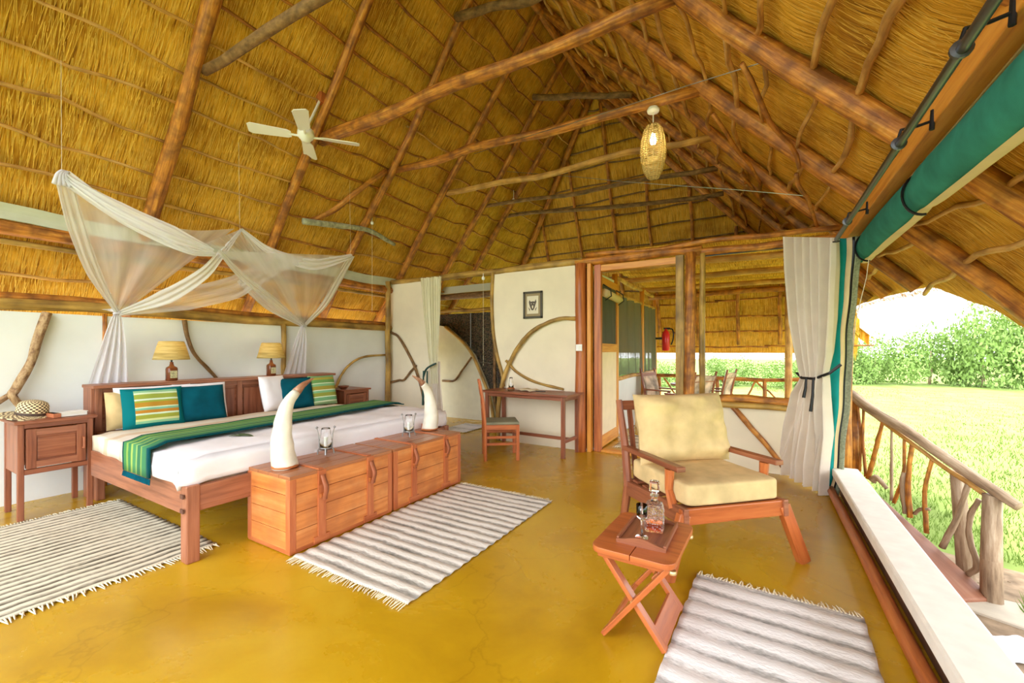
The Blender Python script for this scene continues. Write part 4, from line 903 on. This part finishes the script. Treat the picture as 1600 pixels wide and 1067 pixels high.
o = thing('pen', 'dark pen lying beside the booklet on the desk', 'pen', (-2.5, 4.97, .787), .1); MB().tube([(-.07, 0, 0), (.07, 0, 0)], .005, 6).build('barrel', black, o)
ch = thing('desk_chair', 'orange-brown wooden desk chair with an olive leather seat turned to the desk', 'chair', (-2.8, 4.46, 0), math.radians(37))
# local +x is the way the chair faces
for q in (-1, 1):
    MB().tube([(-.20, q * .19, 0), (-.205, q * .19, .44), (-.225, q * .19, .7), (-.27, q * .19, .96)], [.021, .022, .02, .017], 8, sq=1).build('rear_leg', mvule2, ch)
    MB().box((.19, q * .19, .215), (.04, .04, .43)).build('leg', mvule2, ch, bevel=.004)
    MB().box((0, q * .19, .40), (.38, .025, .06)).build('seat_rail', mvule2, ch, bevel=.003)
    for z in (.2, .28): MB().box((0, q * .19, z), (.37, .02, .03)).build('stretcher', mvule2, ch, bevel=.003)
for x in (-.2, .19):
    MB().box((x, 0, .40), (.025, .36, .06)).build('seat_rail', mvule2, ch, bevel=.003)
MB().box((.19, 0, .25), (.02, .36, .03)).build('stretcher', mvule2, ch, bevel=.003)
for z, dx in ((.62, -.222), (.76, -.24), (.90, -.262)): MB().box((dx, 0, z), (.018, .37, .06)).build('back_slat', mvule2, ch, bevel=.003)
MB().box((.0, 0, .445), (.42, .40, .035)).build('seat_pad', seatg, ch, bevel=.014)

# ------------------------------------------------------------------ picture
pc = thing('framed_picture', 'small dark framed animal-head sketch on the cream wall above the desk', 'picture', (-2.77, 5.262, 1.965))
for x, z, w_, h_ in ((-.135, 0, .03, .38), (.135, 0, .03, .38), (0, .175, .30, .03), (0, -.175, .30, .03)): MB().box((x, 0, z), (w_, .025, h_)).build('frame', plain('dark_green_frame', (.06, .05, .025), rough=.4) if x < 0 else bpy.data.materials['dark_green_frame'], pc, bevel=.003)
MB().box((0, .004, 0), (.25, .008, .33)).build('mount', plain('tan_mount', (.32, .24, .12)), pc)
MB().box((0, -.002, 0), (.18, .006, .25)).build('print_paper', plain('print_cream', (.72, .66, .5)), pc)
ink = plain('sketch_ink', (.09, .07, .05))
def blob(pts, nm):
    vs = [(x, -.0065, z) for x, z in pts]; mb = MB(); mb.add(vs, [tuple(range(len(vs)))], [(0, 0)] * len(vs)); mb.build(nm, ink, pc)
blob([(-.06, .04), (-.05, .07), (-.03, .045), (.0, .05), (.035, .045), (.05, .08), (.06, .04), (.045, .0), (.03, -.045), (.012, -.075), (-.015, -.075), (-.035, -.04), (-.05, .0)], 'sketch_head')
hl = bpy.data.materials['print_cream']
for pts in ([(-.03, .02), (-.012, .02), (-.02, .008)], [(.012, .02), (.03, .02), (.022, .008)], [(-.012, -.01), (.014, -.01), (.008, -.05), (-.006, -.05)]):
    mb = MB(); mb.add([(x, -.0075, z) for x, z in pts], [tuple(range(len(pts)))], [(0, 0)] * len(pts)); mb.build('sketch_light', hl, pc)
for pts in ([(-.04, -.06), (-.07, -.03), (-.045, -.09)], [(.04, -.06), (.07, -.03), (.045, -.09)]): blob(pts, 'sketch_tusk')

# ------------------------------------------------------------------ armchair  (local: faces -Y ; x right)
AF = Vector((.69, -.72)); AXc = math.atan2(AF.y, AF.x)
ac = thing('armchair', 'reddish wooden armchair facing the open side with gold velour cushions', 'armchair', (-.14, 2.885, 0), AXc + PI / 2)
W = .75; D = .64
for s_ in (-1, 1):
    x = s_ * (W / 2 - .025)
    # front leg splays forward and outward
    MB().beam((x, .0, .36), (x + s_ * .13, -.03, 0), .075, .045, up=(0, 1, 0)).build('front_leg', mvule2, ac, bevel=.005)
    MB().box((x, D / 2, .33), (.035, D + .06, .10), Matrix.Rotation(math.radians(-3), 3, 'X')).build('side_rail', mvule, ac, bevel=.005)
    MB().tube([(x, D + .10, 0), (x, D + .02, .33), (x, D + .06, .6), (x, D + .16, .94)], [.028, .032, .030, .024], 8).build('rear_post', mvule, ac)
    MB().tube([(x, .10, .36), (x, .15, .46), (x, .14, .59)], [.03, .024, .03], 8).build('arm_support', mvule2, ac)
    MB().beam((x, .02, .615), (x, D + .06, .60), .06, .032).build('armrest', mvule, ac, bevel=.006)
MB().box((0, .0, .345), (W, .03, .095)).build('front_rail', mvule2, ac, bevel=.005)
MB().box((0, D + .03, .33), (W - .06, .03, .08)).build('back_rail', mvule, ac, bevel=.004)
MB().box((0, D + .155, .90), (W - .06, .03, .07), Matrix.Rotation(math.radians(-16), 3, 'X')).build('top_rail', mvule, ac, bevel=.005)
for i in range(7):
    x = -.27 + i * .09; MB().beam((x, D + .04, .37), (x, D + .145, .87), .04, .014, up=(0, 1, 0)).build('back_slat', mvule, ac, bevel=.003)
for i in range(5): MB().box((0, .08 + i * .13, .37), (W - .1, .07, .016)).build('seat_slat', mvule, ac, bevel=.003)
# seat cushion, boxy
def boxcushion(name, m, w_, d_, h_, loc, rz, label):
    mb = MB(); hw, hd = w_ / 2, d_ / 2
    def f(u, v_):
        # superellipsoid-like rounded slab
        th = u * 2 * PI; ph = (v_ - .5) * PI
        def sp_(a, e): return math.copysign(abs(a) ** e, a)
        cx_, cy_ = sp_(math.cos(th), .12), sp_(math.sin(th), .12); r_ = sp_(math.cos(ph), .14); z = sp_(math.sin(ph), .22)
        return (cx_ * r_ * hw, cy_ * r_ * hd, z * h_ / 2 * (1 + .10 * (1 - (r_ * max(abs(cx_), abs(cy_))) ** 2)) + .006 * noise.noise(Vector((cx_ * r_ * 3, cy_ * r_ * 3, z))))
    o = mb.grid(f, 96, 40).build(name, m, None, smooth=True); o.location = loc; o.rotation_euler = (0, 0, rz); return tag(o, label, 'cushion')
R2 = Matrix.Rotation(AXc + PI / 2, 3, 'Z'); base = Vector((-.14, 2.885, 0))
boxcushion('seat_cushion', velvet, .655, .66, .135, base + R2 @ Vector((.0, .325, .462)), AXc + PI / 2, 'flat gold velour seat cushion on the wooden armchair')
o = cushion('back_cushion', velvet, .73, .50, .25, n=30, puff=.45, crease=.06, seed=2, corner=.10)
o.matrix_world = Matrix.Translation(base + R2 @ Vector((.025, .50, .515))) @ (R2 @ Matrix.Rotation(math.radians(-13), 3, 'X')).to_4x4(); tag(o, 'large puffy gold velour back cushion leaning in the armchair', 'cushion')

# ------------------------------------------------------------------ side table, tray, decanter, glass
st = thing('folding_table', 'small orange-red folding table on crossed legs beside the pale rug', 'side table', (-.49, 2.10, 0), -.03)
TW, TD, TZ = .37, .50, .425
poly = []
for cx_, cy_, a0 in ((TW / 2 - .05, TD / 2 - .05, 0), (-TW / 2 + .05, TD / 2 - .05, 90), (-TW / 2 + .05, -TD / 2 + .05, 180), (TW / 2 - .05, -TD / 2 + .05, 270)):
    for k in range(6): a = math.radians(a0 + k * 18); poly.append((cx_ + .05 * math.cos(a), cy_ + .05 * math.sin(a)))
def clipx(poly, xm, s_): return [(min(x, xm) if s_ < 0 else max(x, xm), y) for x, y in poly]
for s_ in (-1, 1): MB().prism(clipx(poly, .0015 * s_, s_), TZ - .026, TZ).build('top_board', mvule2, st, bevel=.004)
for yy, in ((-.19,), (.19,)):
    MB().box((0, yy, TZ - .045), (TW - .04, .025, .035)).build('apron', mvule2, st, bevel=.004)
for yy, off in ((-.185, 0), (.185, 0)):
    s_ = 1 if yy < 0 else -1
    MB().beam((-.155, yy + s_ * .012, TZ - .035), (.135, yy + s_ * .012, 0.014), .022, .045, up=(0, 1, 0)).build('leg', mvule2, st, bevel=.003)
    MB().beam((.155, yy - s_ * .012, TZ - .035), (-.135, yy - s_ * .012, 0.014), .022, .045, up=(0, 1, 0)).build('leg', mvule2, st, bevel=.003)
    MB().tube([(0, yy - .03, .2), (0, yy + .03, .2)], .008, 8).build('pivot', plain('brass_pin', (.7, .5, .25), rough=.3, metal=.7), st)
    MB().lathe([(.016, -.008), (.018, 0), (.016, .008)], 10, (.17, yy - .02 * s_, TZ - .045)).build('hinge_knob', bpy.data.materials['brass_pin'], st)
MB().box((.105, 0, .055), (.018, .34, .09), Matrix.Rotation(math.radians(-38), 3, 'Y')).build('lower_board', mvule2, st, bevel=.004)
MB().box((-.105, 0, .055), (.018, .34, .05), Matrix.Rotation(math.radians(38), 3, 'Y')).build('cross_board', mvule2, st, bevel=.004)
MB().box((.09, 0, .32), (.016, .34, .04), Matrix.Rotation(math.radians(38), 3, 'Y')).build('cross_board', mvule2, st, bevel=.004)
tr = thing('serving_tray', 'dark red wooden serving tray with raised wavy ends on the folding table', 'tray', (-.475, 2.11, TZ + .001), .0)
MB().box((0, 0, .006), (.215, .31, .012)).build('tray_base', mvule, tr, bevel=.002)
for s_ in (-1, 1): MB().box((s_ * .105, 0, .014), (.012, .31, .024)).build('long_rim', mvule, tr, bevel=.003)
for s_ in (-1, 1):
    MB().grid(lambda u, v_: ((u - .5) * .222, s_ * (.152 + .006 * math.sin(u * PI)), .0 + v_ * (.018 + .022 * math.sin(u * PI) ** 2)), 20, 3).build('wavy_handle', mvule, tr, solid=.014, smooth=False)
dc = thing('whisky_decanter', 'square cut-glass decanter with stopper holding a little brandy on the tray', 'decanter', (-.455, 2.15, TZ + .014), .15)
mb = MB()
prof = [(.040, .0), (.043, .008), (.043, .115), (.036, .13), (.016, .142), (.014, .165), (.02, .172)]
mb.lathe(prof, 32, sq=.9).build('decanter_body', cutg, dc, solid=0, smooth=False)
MB().lathe([(.034, .008), (.034, .04)], 24, sq=.9).build('brandy', amber, dc)
mb = MB()
for k in range(4):
    a = k * PI / 2
    for i in range(6):
        for j in range(4):
            p_ = Vector((.0435, -.03 + i * .012, .03 + j * .024 - .005)); p_.rotate(Matrix.Rotation(a, 3, 'Z')); mb.box(p_, (.005, .005, .018), Matrix.Rotation(a, 3, 'Z'))
mb.build('cut_ribs', cutg, dc, stuff=True)
MB().box((0, 0, .215), (.048, .048, .052)).build('stopper', clearg, dc, bevel=.009)
MB().lathe([(.012, .165), (.012, .19)], 10).build('stopper_neck', clearg, dc, smooth=True)
gl = thing('sherry_glass', 'small stemmed glass standing in front of the decanter on the tray', 'glass', (-.487, 2.03, TZ + .014))
MB().lathe([(.030, .0), (.028, .003), (.005, .008), (.0045, .075), (.012, .085), (.024, .10), (.026, .155), (.0245, .156), (.022, .105), (.008, .09), (.0001, .088)], 22).build('glass_body', clearg, gl, smooth=True)

# ------------------------------------------------------------------ ceiling fan
fn_ = thing('ceiling_fan', 'white four-bladed ceiling fan hanging below the thatch on the left slope', 'fan', (-4.2, 2.77, 3.60))
MB().lathe([(.0001, -.05), (.04, -.045), (.055, -.02), (.075, .0), (.085, .03), (.08, .075), (.05, .1), (.02, .11)], 24).build('motor_housing', white, fn_, smooth=True)
MB().tube([(0, 0, .1), (-.02, .1, .3), (-.1, .24, .56)], .014, 8).build('down_rod', white, fn_)
MB().box((-.1, .26, .58), (.09, .09, .12)).build('mount_block', jambw, fn_, bevel=.01)
for k in range(4):
    a = math.radians(141 + 90 * k); R_ = Matrix.Rotation(a, 3, 'Z')
    mb = MB()
    def f(u, v_):
        x = .14 + .40 * u; hw = (.055 + .02 * u) * (1 if .08 < u < .95 else .7); y = (v_ - .5) * 2 * hw; p_ = Vector((x, y, .015 + y * .24)); return R_ @ p_
    bl = mb.grid(f, 12, 4).build('blade', white, fn_, solid=.008)
    MB().tube([R_ @ Vector((.06, 0, .01)), R_ @ Vector((.16, 0, .015))], .012, 6).build('blade_bracket', white, bl)

# ------------------------------------------------------------------ pendant lamp
pd = thing('pendant_lamp', 'woven straw lantern lamp hanging from the second roof tie-beam', 'pendant lamp', (-.915, 4.27, 0))
MB().lathe([(.055, 3.66), (.06, 3.68), (.05, 3.70), (.02, 3.71)], 20).build('ceiling_cap', white, pd, smooth=True)
MB().tube([(0, 0, 3.67), (0, 0, 3.52)], .005, 6).build('cord', white, pd)
prof = [(.055, 3.02), (.09, 3.09), (.115, 3.2), (.12, 3.28), (.112, 3.38), (.088, 3.48), (.055, 3.53)]
sh = MB(); mb = MB()
def rad_at(z):
    for (r0, z0), (r1, z1) in zip(prof, prof[1:]):
        if z0 <= z <= z1: return r0 + (r1 - r0) * (z - z0) / (z1 - z0)
    return .055
z = 3.02
while z <= 3.53:
    r_ = rad_at(z); pts = [(r_ * (1 + .03 * math.sin(10 * a + z * 300)) * math.cos(a), r_ * (1 + .03 * math.sin(10 * a + z * 300)) * math.sin(a), z + .003 * math.sin(5 * a)) for a in [2 * PI * i / 40 for i in range(41)]]
    mb.tube(pts, .0045, 5, caps=False); z += .0165
for k in range(14):
    a = 2 * PI * k / 14; mb.tube([(r_ * math.cos(a), r_ * math.sin(a), z) for r_, z in prof], .0045, 5)
mb.build('woven_shade', shadem, pd, stuff=True, smooth=True)
MB().lathe([(.0001, 3.33), (.025, 3.35), (.032, 3.385), (.022, 3.42), (.014, 3.45), (.0001, 3.46)], 14).build('bulb', bulbm, pd, smooth=True)
l = bpy.data.lights.new('pendant_light', 'POINT'); l.energy = .8; l.color = (1, .82, .55); l.shadow_soft_size = .05
lo = bpy.data.objects.new('pendant_light', l); COL.objects.link(lo); lo.parent = pd; lo.location = (0, 0, 3.3)
for i, (x, y, z, lb, zt) in enumerate(((-4.93, 4.30, 3.20, 'small white bulb knob on a cord above the right end of the bed net', 3.35), (-4.1, 7.0, 4.22, 'small white bulb far up on the dark hip of the roof', 4.4), (-3.57, 5.2, 2.40, 'small white bulb hanging under the plate of the bathroom doorway', 2.47))):
    o = thing('bulb_holder', lb, 'bulb', (x, y, z)); MB().lathe([(.0001, -.03), (.022, -.02), (.026, 0), (.018, .02), (.008, .03)], 12).build('knob', white, o, smooth=True); MB().tube([(0, 0, .02), (0, 0, zt - z)], .006, 6).build('stem', white, o)
    if i != 1: MB().tube([(0, 0, -.02), (.0, 0, -1.3)], .0022, 4).build('pull_cord', fringem, o)
for a, b_, lb in (((.05, 3.2, 3.2), (-3.3, 4.6, 3.95), 'thin wire stretched from the right slope past the pendant lamp'), ((.4, 5.0, 2.82), (-3.4, 5.6, 4.1), 'thin wire stretched low from the right eave across the dark hip'), ((.80, 4.7, 2.15), (.67, 4.95, 1.0), 'thin pale cord hanging from the rolled canvas')):
    o = MB().tube(wig(a, b_, 6, .01), .0035, 5).build('thin_line', silver if a[0] < .6 else creamc, None); tag(o, lb, 'cord')  # two stretched wires, then one pale cord hanging from the canvas

# ------------------------------------------------------------------ mosquito net
mn = thing('mosquito_net', 'white mosquito net draped in two swags above the headboard', 'mosquito net', (0, 0, 0))
P1, P2, P3 = Vector((-4.7, 1.05, 2.68)), Vector((-4.75, 2.38, 2.60)), Vector((-4.7, 3.74, 2.58))
G1, G2 = Vector((-5.25, 1.54, 1.67)), Vector((-5.25, 3.42, 1.65))
M1 = Vector((-4.55, 2.02, 2.33)); M2 = Vector((-4.9, 2.72, 2.2)); M0 = Vector((-4.5, 2.05, 2.28))
def tri_sheet(name, A_, B_, Cc, m, sag, fold=.02, seed=0, belly=.12):
    """sheet whose top edge hangs from A_ to B_ and whose sides gather at Cc"""
    def f(u, v_):
        top = A_.lerp(B_, u) + Vector((0, 0, -sag * math.sin(u * PI))); g = Cc + Vector((0, (u - .5) * .05, 0)); p_ = top.lerp(g, v_)
        p_.x += belly * math.sin(v_ * PI) * math.sin(u * PI); p_.x += fold * (1 - .3 * v_) * math.sin(u * 22 + seed + v_ * 3) * (.4 + v_ * (1 - v_) * 2)
        return p_
    return MB().grid(f, 40, 24).build(name, m, mn, smooth=True)
def band(name, pts, widths, m, n=22, dirv=(0, 0, 1), fold=.012, ph=0):
    q = spline(pts, 8); k = len(q)
    def wd(t): i = t * (len(widths) - 1); a = int(min(i, len(widths) - 2)); return widths[a] + (widths[a + 1] - widths[a]) * (i - a)
    def f(u, v_):
        i = u * (k - 1); a = int(min(i, k - 2)); p_ = q[a].lerp(q[a + 1], i - a); t = (q[a + 1] - q[a]).normalized(); s_ = Vector((1, 0, 0)).cross(t).normalized()
        return p_ + s_ * (v_ - .5) * wd(u) + Vector((fold * math.sin(v_ * 17 + ph + u * 2), 0, 0))
    return MB().grid(f, n * 2, 12, lambda u, v_: (v_, u * 3)).build(name, m, mn, smooth=True)
tri_sheet('net_swag', P1, P2 + Vector((0, -.05, 0)), G1, net1, .17, seed=1)
tri_sheet('net_swag', M0, P3, G2, net1, -.0, seed=4, belly=.06)
tri_sheet('net_swag', P2, P3, M2, net1, .2, seed=7, belly=.05)
o1 = Vector((.03, 0, 0))
tri_sheet('net_swag', M0 + Vector((0, -.1, .05)), P2, M2, net1, 0, seed=2, belly=.0)
band('net_swag', [G1 + o1, (-5.05, 2.0, 1.84), (-4.95, 2.4, 2.0), (-4.85, 2.6, 2.16), P3 + Vector((-.1, -.75, -.22))], [.05, .22, .24, .2, .06], net1)
band('net_fold', [P2 + o1, (-4.8, 2.72, 2.3), (-4.95, 3.02, 2.02), G2 + o1], [.03, .13, .12, .04], net1, ph=3)
band('net_fold', [P1 + o1, (-4.6, 1.35, 2.50), (-4.52, 1.7, 2.36), (-4.5, 2.02, 2.27)], [.05, .14, .16, .05], net2)
band('net_fold', [P1 + o1, (-4.62, 1.42, 2.42), (-4.52, 1.8, 2.24), (-4.5, 2.04, 2.24)], [.12, .10, .06, .04], net2, ph=2)
band('net_fold', [P1 + o1, (-4.85, 1.17, 2.35), (-5.02, 1.32, 2.0), G1 + o1], [.10, .13, .11, .04], net2)
band('net_fold', [G1 + o1, (-5.0, 1.82, 1.84), (-4.75, 2.02, 2.06), (-4.6, 2.12, 2.26), P2 + o1], [.04, .14, .11, .07, .02], net2)
band('net_fold', [P2 + o1, (-4.7, 2.7, 2.42), (-4.65, 3.1, 2.36), (-4.66, 3.4, 2.44), P3 + o1], [.03, .10, .15, .12, .05], net2)
band('net_fold', [P3 + o1, (-4.85, 3.68, 2.3), (-5.02, 3.58, 1.95), G2 + o1], [.09, .13, .11, .04], net2)
band('net_fold', [M0 + o1, (-4.65, 2.35, 2.1), (-4.9, 2.85, 1.88), G2 + o1], [.04, .09, .11, .04], net2)
band('net_fold', [(-4.9, 2.45, 2.1), (-5.05, 2.85, 1.85), G2], [.1, .1, .04], net2, ph=1)
for g, w1, yo in ((G1, .30, -.03), (G2, .34, -.05)):
    def f(u, v_):
        s_ = min(1, v_ / .12); z = g.z - (g.z - .2) * v_; ww = (.05 + (w1 - .05) * min(1, v_ * 2.1) ** .8); y = g.y + yo * v_ * 2 + (u - .5) * ww
        x = g.x - .14 * min(1, v_ * 2.0) + .022 * math.sin(u * 26 + v_ * 4) * min(1, v_ * 3 + .3)
        return (x, y, z)
    MB().grid(f, 50, 24, lambda u, v_: (u * 2, v_)).build('net_tail', net3, mn, smooth=True)
    MB().tube([g + Vector((.03, -.03, .0)), g + Vector((.045, 0, .01)), g + Vector((.03, .03, 0)), g + Vector((-.03, .0, -.01)), g + Vector((.03, -.03, 0))], .012, 6).build('tie', net3, mn, smooth=True)
    MB().grid(lambda u, v_: (g.x + .03 + .01 * math.sin(u * 9), g.y - .13 * u + .01, g.z + .03 + .03 * u * 0 + (v_ - .5) * .05 * (1 - u)), 8, 2).build('tie_end', net3, mn)
for P_ in (P1, P2, P3): MB().tube([P_, (P_.x - .02, P_.y, 2.5 + TL * (P_.x - XW))], .0013, 4).build('hanging_string', fringem, mn)
for s_ in range(4): MB().tube(spline([P1 + Vector((.03, -.05 + s_ * .03, -.08)), P1 + Vector((.03, -.03 + s_ * .015, -.0)), P1 + Vector((.02, .0 + s_ * .01, .04))], 4), .014, 6).build('net_knot', net3, mn, smooth=True)

# ------------------------------------------------------------------ curtains
def curtain_mesh(nm, m, parent, path, widths, folds, amp, A_, B_, nu=120, nv=40, uv=None):
    """A_, B_ ends of the curtain in plan; path = list of (z, centre 0..1 along AB, width 0..1)"""
    A_ = Vector((*A_, 0)); B_ = Vector((*B_, 0)); d = (B_ - A_); nrm = Vector((-d.y, d.x, 0)).normalized()
    def at(v_):
        k = v_ * (len(path) - 1); i = int(min(k, len(path) - 2)); t = k - i; t = t * t * (3 - 2 * t); a, b_ = path[i], path[i + 1]; return [a[j] + (b_[j] - a[j]) * t for j in range(len(a))]
    def f(u, v_):
        z, c_, w_, dz = at(v_); q = A_ + d * (c_ + (u - .5) * w_)
        am = amp * (.5 + .5 * w_) * (1 + .5 * noise.noise(Vector((u * 5, 0, 3))))
        q = q + nrm * am * (math.sin(u * folds * 2 * PI + 2.0 * noise.noise(Vector((u * 3, v_ * 2, 0)))) + .3 * math.sin(u * folds * 5.3 * PI + v_ * 3)); q.z = z + dz * (u - .5) + .01 * math.sin(u * folds * PI * 2) * (v_ > .95)
        return q
    return MB().grid(f, nu, nv).build(nm, m, parent, smooth=True)
cu = thing('curtain', 'tall cream curtain tied with a dark band beside the green canvas', 'curtain', (0, 0, 0))
curtain_mesh('curtain_cloth', creamc, cu, [(2.40, .5, 1.0, -.17), (2.1, .52, .98, -.1), (1.6, .55, .84, 0), (1.30, .58, .66, 0), (1.09, .60, .44, .08), (.9, .52, .66, 0), (.55, .46, .9, 0), (.25, .37, .96, 0), (.04, .35, .93, -.06)], None, 6, .075, (.24, 5.16), (.58, 4.66), nv=64)
ctr = Vector((.455, 4.85, 1.09))
MB().tube([Vector((.30, 5.0, 1.10)), Vector((.33, 4.9, 1.06)), Vector((.42, 4.8, 1.06)), Vector((.52, 4.68, 1.12)), Vector((.60, 4.66, 1.2))], .013, 6).build('tie_back', black, cu)
for dx, l in ((0, .18), (.05, .30)): MB().tube([Vector((.36 + dx, 4.82 - dx, 1.06)), Vector((.355 + dx, 4.81 - dx, 1.06 - l * .5)), Vector((.34 + dx, 4.81 - dx, 1.06 - l))], [.009, .012, .014], 6).build('tie_end', black, cu)
MB().lathe([(.012, -.003), (.028, -.003), (.028, .003), (.012, .003)], 16).build('eyelet', black, cu).location = (.56, 4.6, 2.27)
cu2 = thing('curtain', 'narrow ivory curtain tied back in the bathroom doorway', 'curtain', (0, 0, 0))
curtain_mesh('curtain_cloth', creamc2, cu2, [(2.5, .5, 1.0, 0), (1.9, .56, .8, 0), (1.3, .62, .5, 0), (1.0, .66, .34, 0), (.8, .68, .4, 0)], None, 5, .03, (-4.78, 5.16), (-4.38, 5.2), nu=70)
curtain_mesh('curtain_hem', creamc, cu2, [(1.15, .75, .38, 0), (.8, .76, .4, 0), (.4, .82, .46, 0), (.04, .85, .46, 0)], None, 4, .025, (-4.78, 5.18), (-4.38, 5.22), nu=60, nv=20)
MB().tube(spline([(-4.68, 5.12, .9), (-4.62, 5.1, 1.0), (-4.55, 5.1, 1.06), (-4.42, 5.12, 1.12)], 4), .016, 6).build('tie_back', plain('dark_green_tie', (.02, .07, .06)), cu2, smooth=True)
for x, l in ((-4.66, .55), (-4.58, .5)): MB().tube([(x, 5.1, 1.0), (x - .01, 5.1, 1.0 - l)], [.012, .02], 6).build('tie_end', bpy.data.materials['dark_green_tie'], cu2)
# canvas side panel
cp = thing('canvas_panel', 'turquoise canvas side panel with yellow and black binding beside the cream curtain', 'canvas', (0, 0, 0))
def strip(nm, m, f0, f1, ph=0):
    def f(u, v_):
        z = 2.34 - 2.36 * v_; t = f0 + (f1 - f0) * u
        wv_ = .006 * math.sin(v_ * 13 + ph) + .003 * math.sin(v_ * 31)
        narrow = 1 - .35 * v_; cx_ = .62 - .09 * v_
        if v_ > .93: cx_ -= .03 * (v_ - .93) / .07
        return (cx_ + (t * .19) * narrow + wv_, 4.82 + .015 * math.sin(t * 9 + v_ * 5), z)
    MB().grid(f, 6, 60).build(nm, m, cp, smooth=True, solid=.004)
strip('turquoise_cloth', tealg, -.35, .22); strip('yellow_binding', canvc, .22, .42); strip('black_edging', black, .42, .52); strip('grey_green_edging', plain('grey_green_web', (.25, .27, .18), rough=.9, var=.3, scale=60), .52, .78)
# rod and rolled canvas
rd = thing('curtain_rod', 'dark metal curtain rod hung on hooks under the right eave', 'curtain rod', (0, 0, 0))
MB().tube([(.55, -1.4, 2.29), (.555, 4.55, 2.28)], .017, 12).build('rod', steel, rd, smooth=True)
for y in (1.9, 2.62, 4.0):
    MB().tube([(.55, y, 2.31), (.56, y, 2.35), (.62, y + .02, 2.36), (.67, y + .02, 2.37)], .007, 6).build('hook', black, rd); MB().tube([(.67, y + .02, 2.33), (.675, y + .02, 2.42)], .010, 6).build('hook_plate', black, rd)
    MB().lathe([(.017, -.008), (.03, -.006), (.03, .006), (.017, .008)], 14).build('ring', steel, rd).matrix_local = Matrix.Translation((.552, y, 2.288)) @ Matrix.Rotation(PI / 2, 4, 'X')
rb_ = thing('rolled_blind', 'rolled green and cream canvas blind strapped below the right eave beam', 'blind', (0, 0, 0))
def rollf(a0, a1, inflate):
    def f(u, v_):
        y = -1.4 + 6.55 * u; a = math.radians(a0 + (a1 - a0) * v_); e = 1 + .07 * noise.noise(Vector((y * 1.6, v_ * 3, 1))) + inflate
        pinch = 1
        for ys in (.6, 3.30, 4.75): pinch -= .14 * math.exp(-((y - ys) / .09) ** 2)
        if u > .96: pinch *= 1 - (u - .96) / .04 * .6
        return (.80 + .088 * e * pinch * math.cos(a), y, 2.225 + .125 * e * pinch * math.sin(a) - .02 * math.sin(y * 1.2))
    return f
MB().grid(rollf(60, 262, 0), 110, 20).build('green_roll', canvg, rb_, smooth=True)
MB().grid(rollf(255, 430, .03), 110, 16).build('cream_roll', canvc, rb_, smooth=True)
for y in (.6, 3.30, 4.75):
    MB().tube([(.80 + .09 * math.cos(a), y + .02 * math.sin(a), 2.225 + .125 * math.sin(a)) for a in [math.radians(60 + 12 * i) for i in range(19)]], .008, 6).build('strap', black, rb_)

# ------------------------------------------------------------------ veranda furniture
def vchair(loc, rz, label):
    t = thing('veranda_chair', label, 'chair', loc, rz, 'veranda chairs')
    for q in (-1, 1):
        MB().tube([(-.22, q * .24, 0), (-.2, q * .24, .42), (-.32, q * .24, 1.0)], [.02, .022, .018], 6).build('rear_leg', mvule, t)
        MB().box((.22, q * .24, .31), (.04, .04, .62)).build('leg', mvule, t)
        MB().box((0, q * .24, .63), (.5, .05, .025)).build('armrest', mvule, t)
    MB().box((0, 0, .41), (.46, .48, .04)).build('seat', mvule, t)
    MB().box((-.29, 0, .88), (.02, .46, .08), Matrix.Rotation(-.2, 3, 'Y')).build('back_rail', mvule, t)
    MB().grid(lambda u, v_: (-.2 - .11 * u + .03 * math.sin(u * PI), (v_ - .5) * .44, .48 + .46 * u), 8, 3).build('hide_back', plain('cow_hide', (.45, .33, .24), var=.6, scale=7) if 'cow_hide' not in MATS else MATS['cow_hide'], t, solid=.02)
    return t
vchair((-1.5, 7.85, 0), -.3, 'hide-backed wooden chair on the veranda nearest the mesh window')
vchair((-1.0, 7.2, 0), 2.6, 'wooden veranda chair seen just left of the middle door post')
vchair((-.75, 8.3, 0), 2.9, 'wooden veranda chair seen through the window beside the far railing')
o = thing('veranda_table', 'small round wooden table between the veranda chairs', 'table', (-1.2, 8.6, 0))
MB().lathe([(.3, .66), (.32, .68), (.32, .70), (.0001, .70)], 24).build('table_top', mvule, o); MB().tube([(0, 0, .02), (0, 0, .67)], .04, 10).build('pedestal', mvule, o); MB().lathe([(.18, 0), (.18, .03), (.04, .05)], 16).build('foot', mvule, o)
fe = thing('fire_extinguisher', 'red fire extinguisher hanging on the far veranda post', 'fire extinguisher', (-1.66, 8.9, 1.32))
MB().lathe([(.06, 0), (.075, .02), (.075, .33), (.05, .39), (.025, .41), (.025, .44)], 18).build('cylinder', redp, fe, smooth=True); MB().box((.02, 0, .45), (.12, .03, .03)).build('lever', black, fe); MB().tube(spline([(.03, 0, .44), (.13, 0, .42), (.14, 0, .25), (.10, 0, .12)], 5), .013, 6).build('hose', black, fe, smooth=True)
MB().box((-.13, 0, .25), (.14, .02, .04)).build('bracket', black, fe)
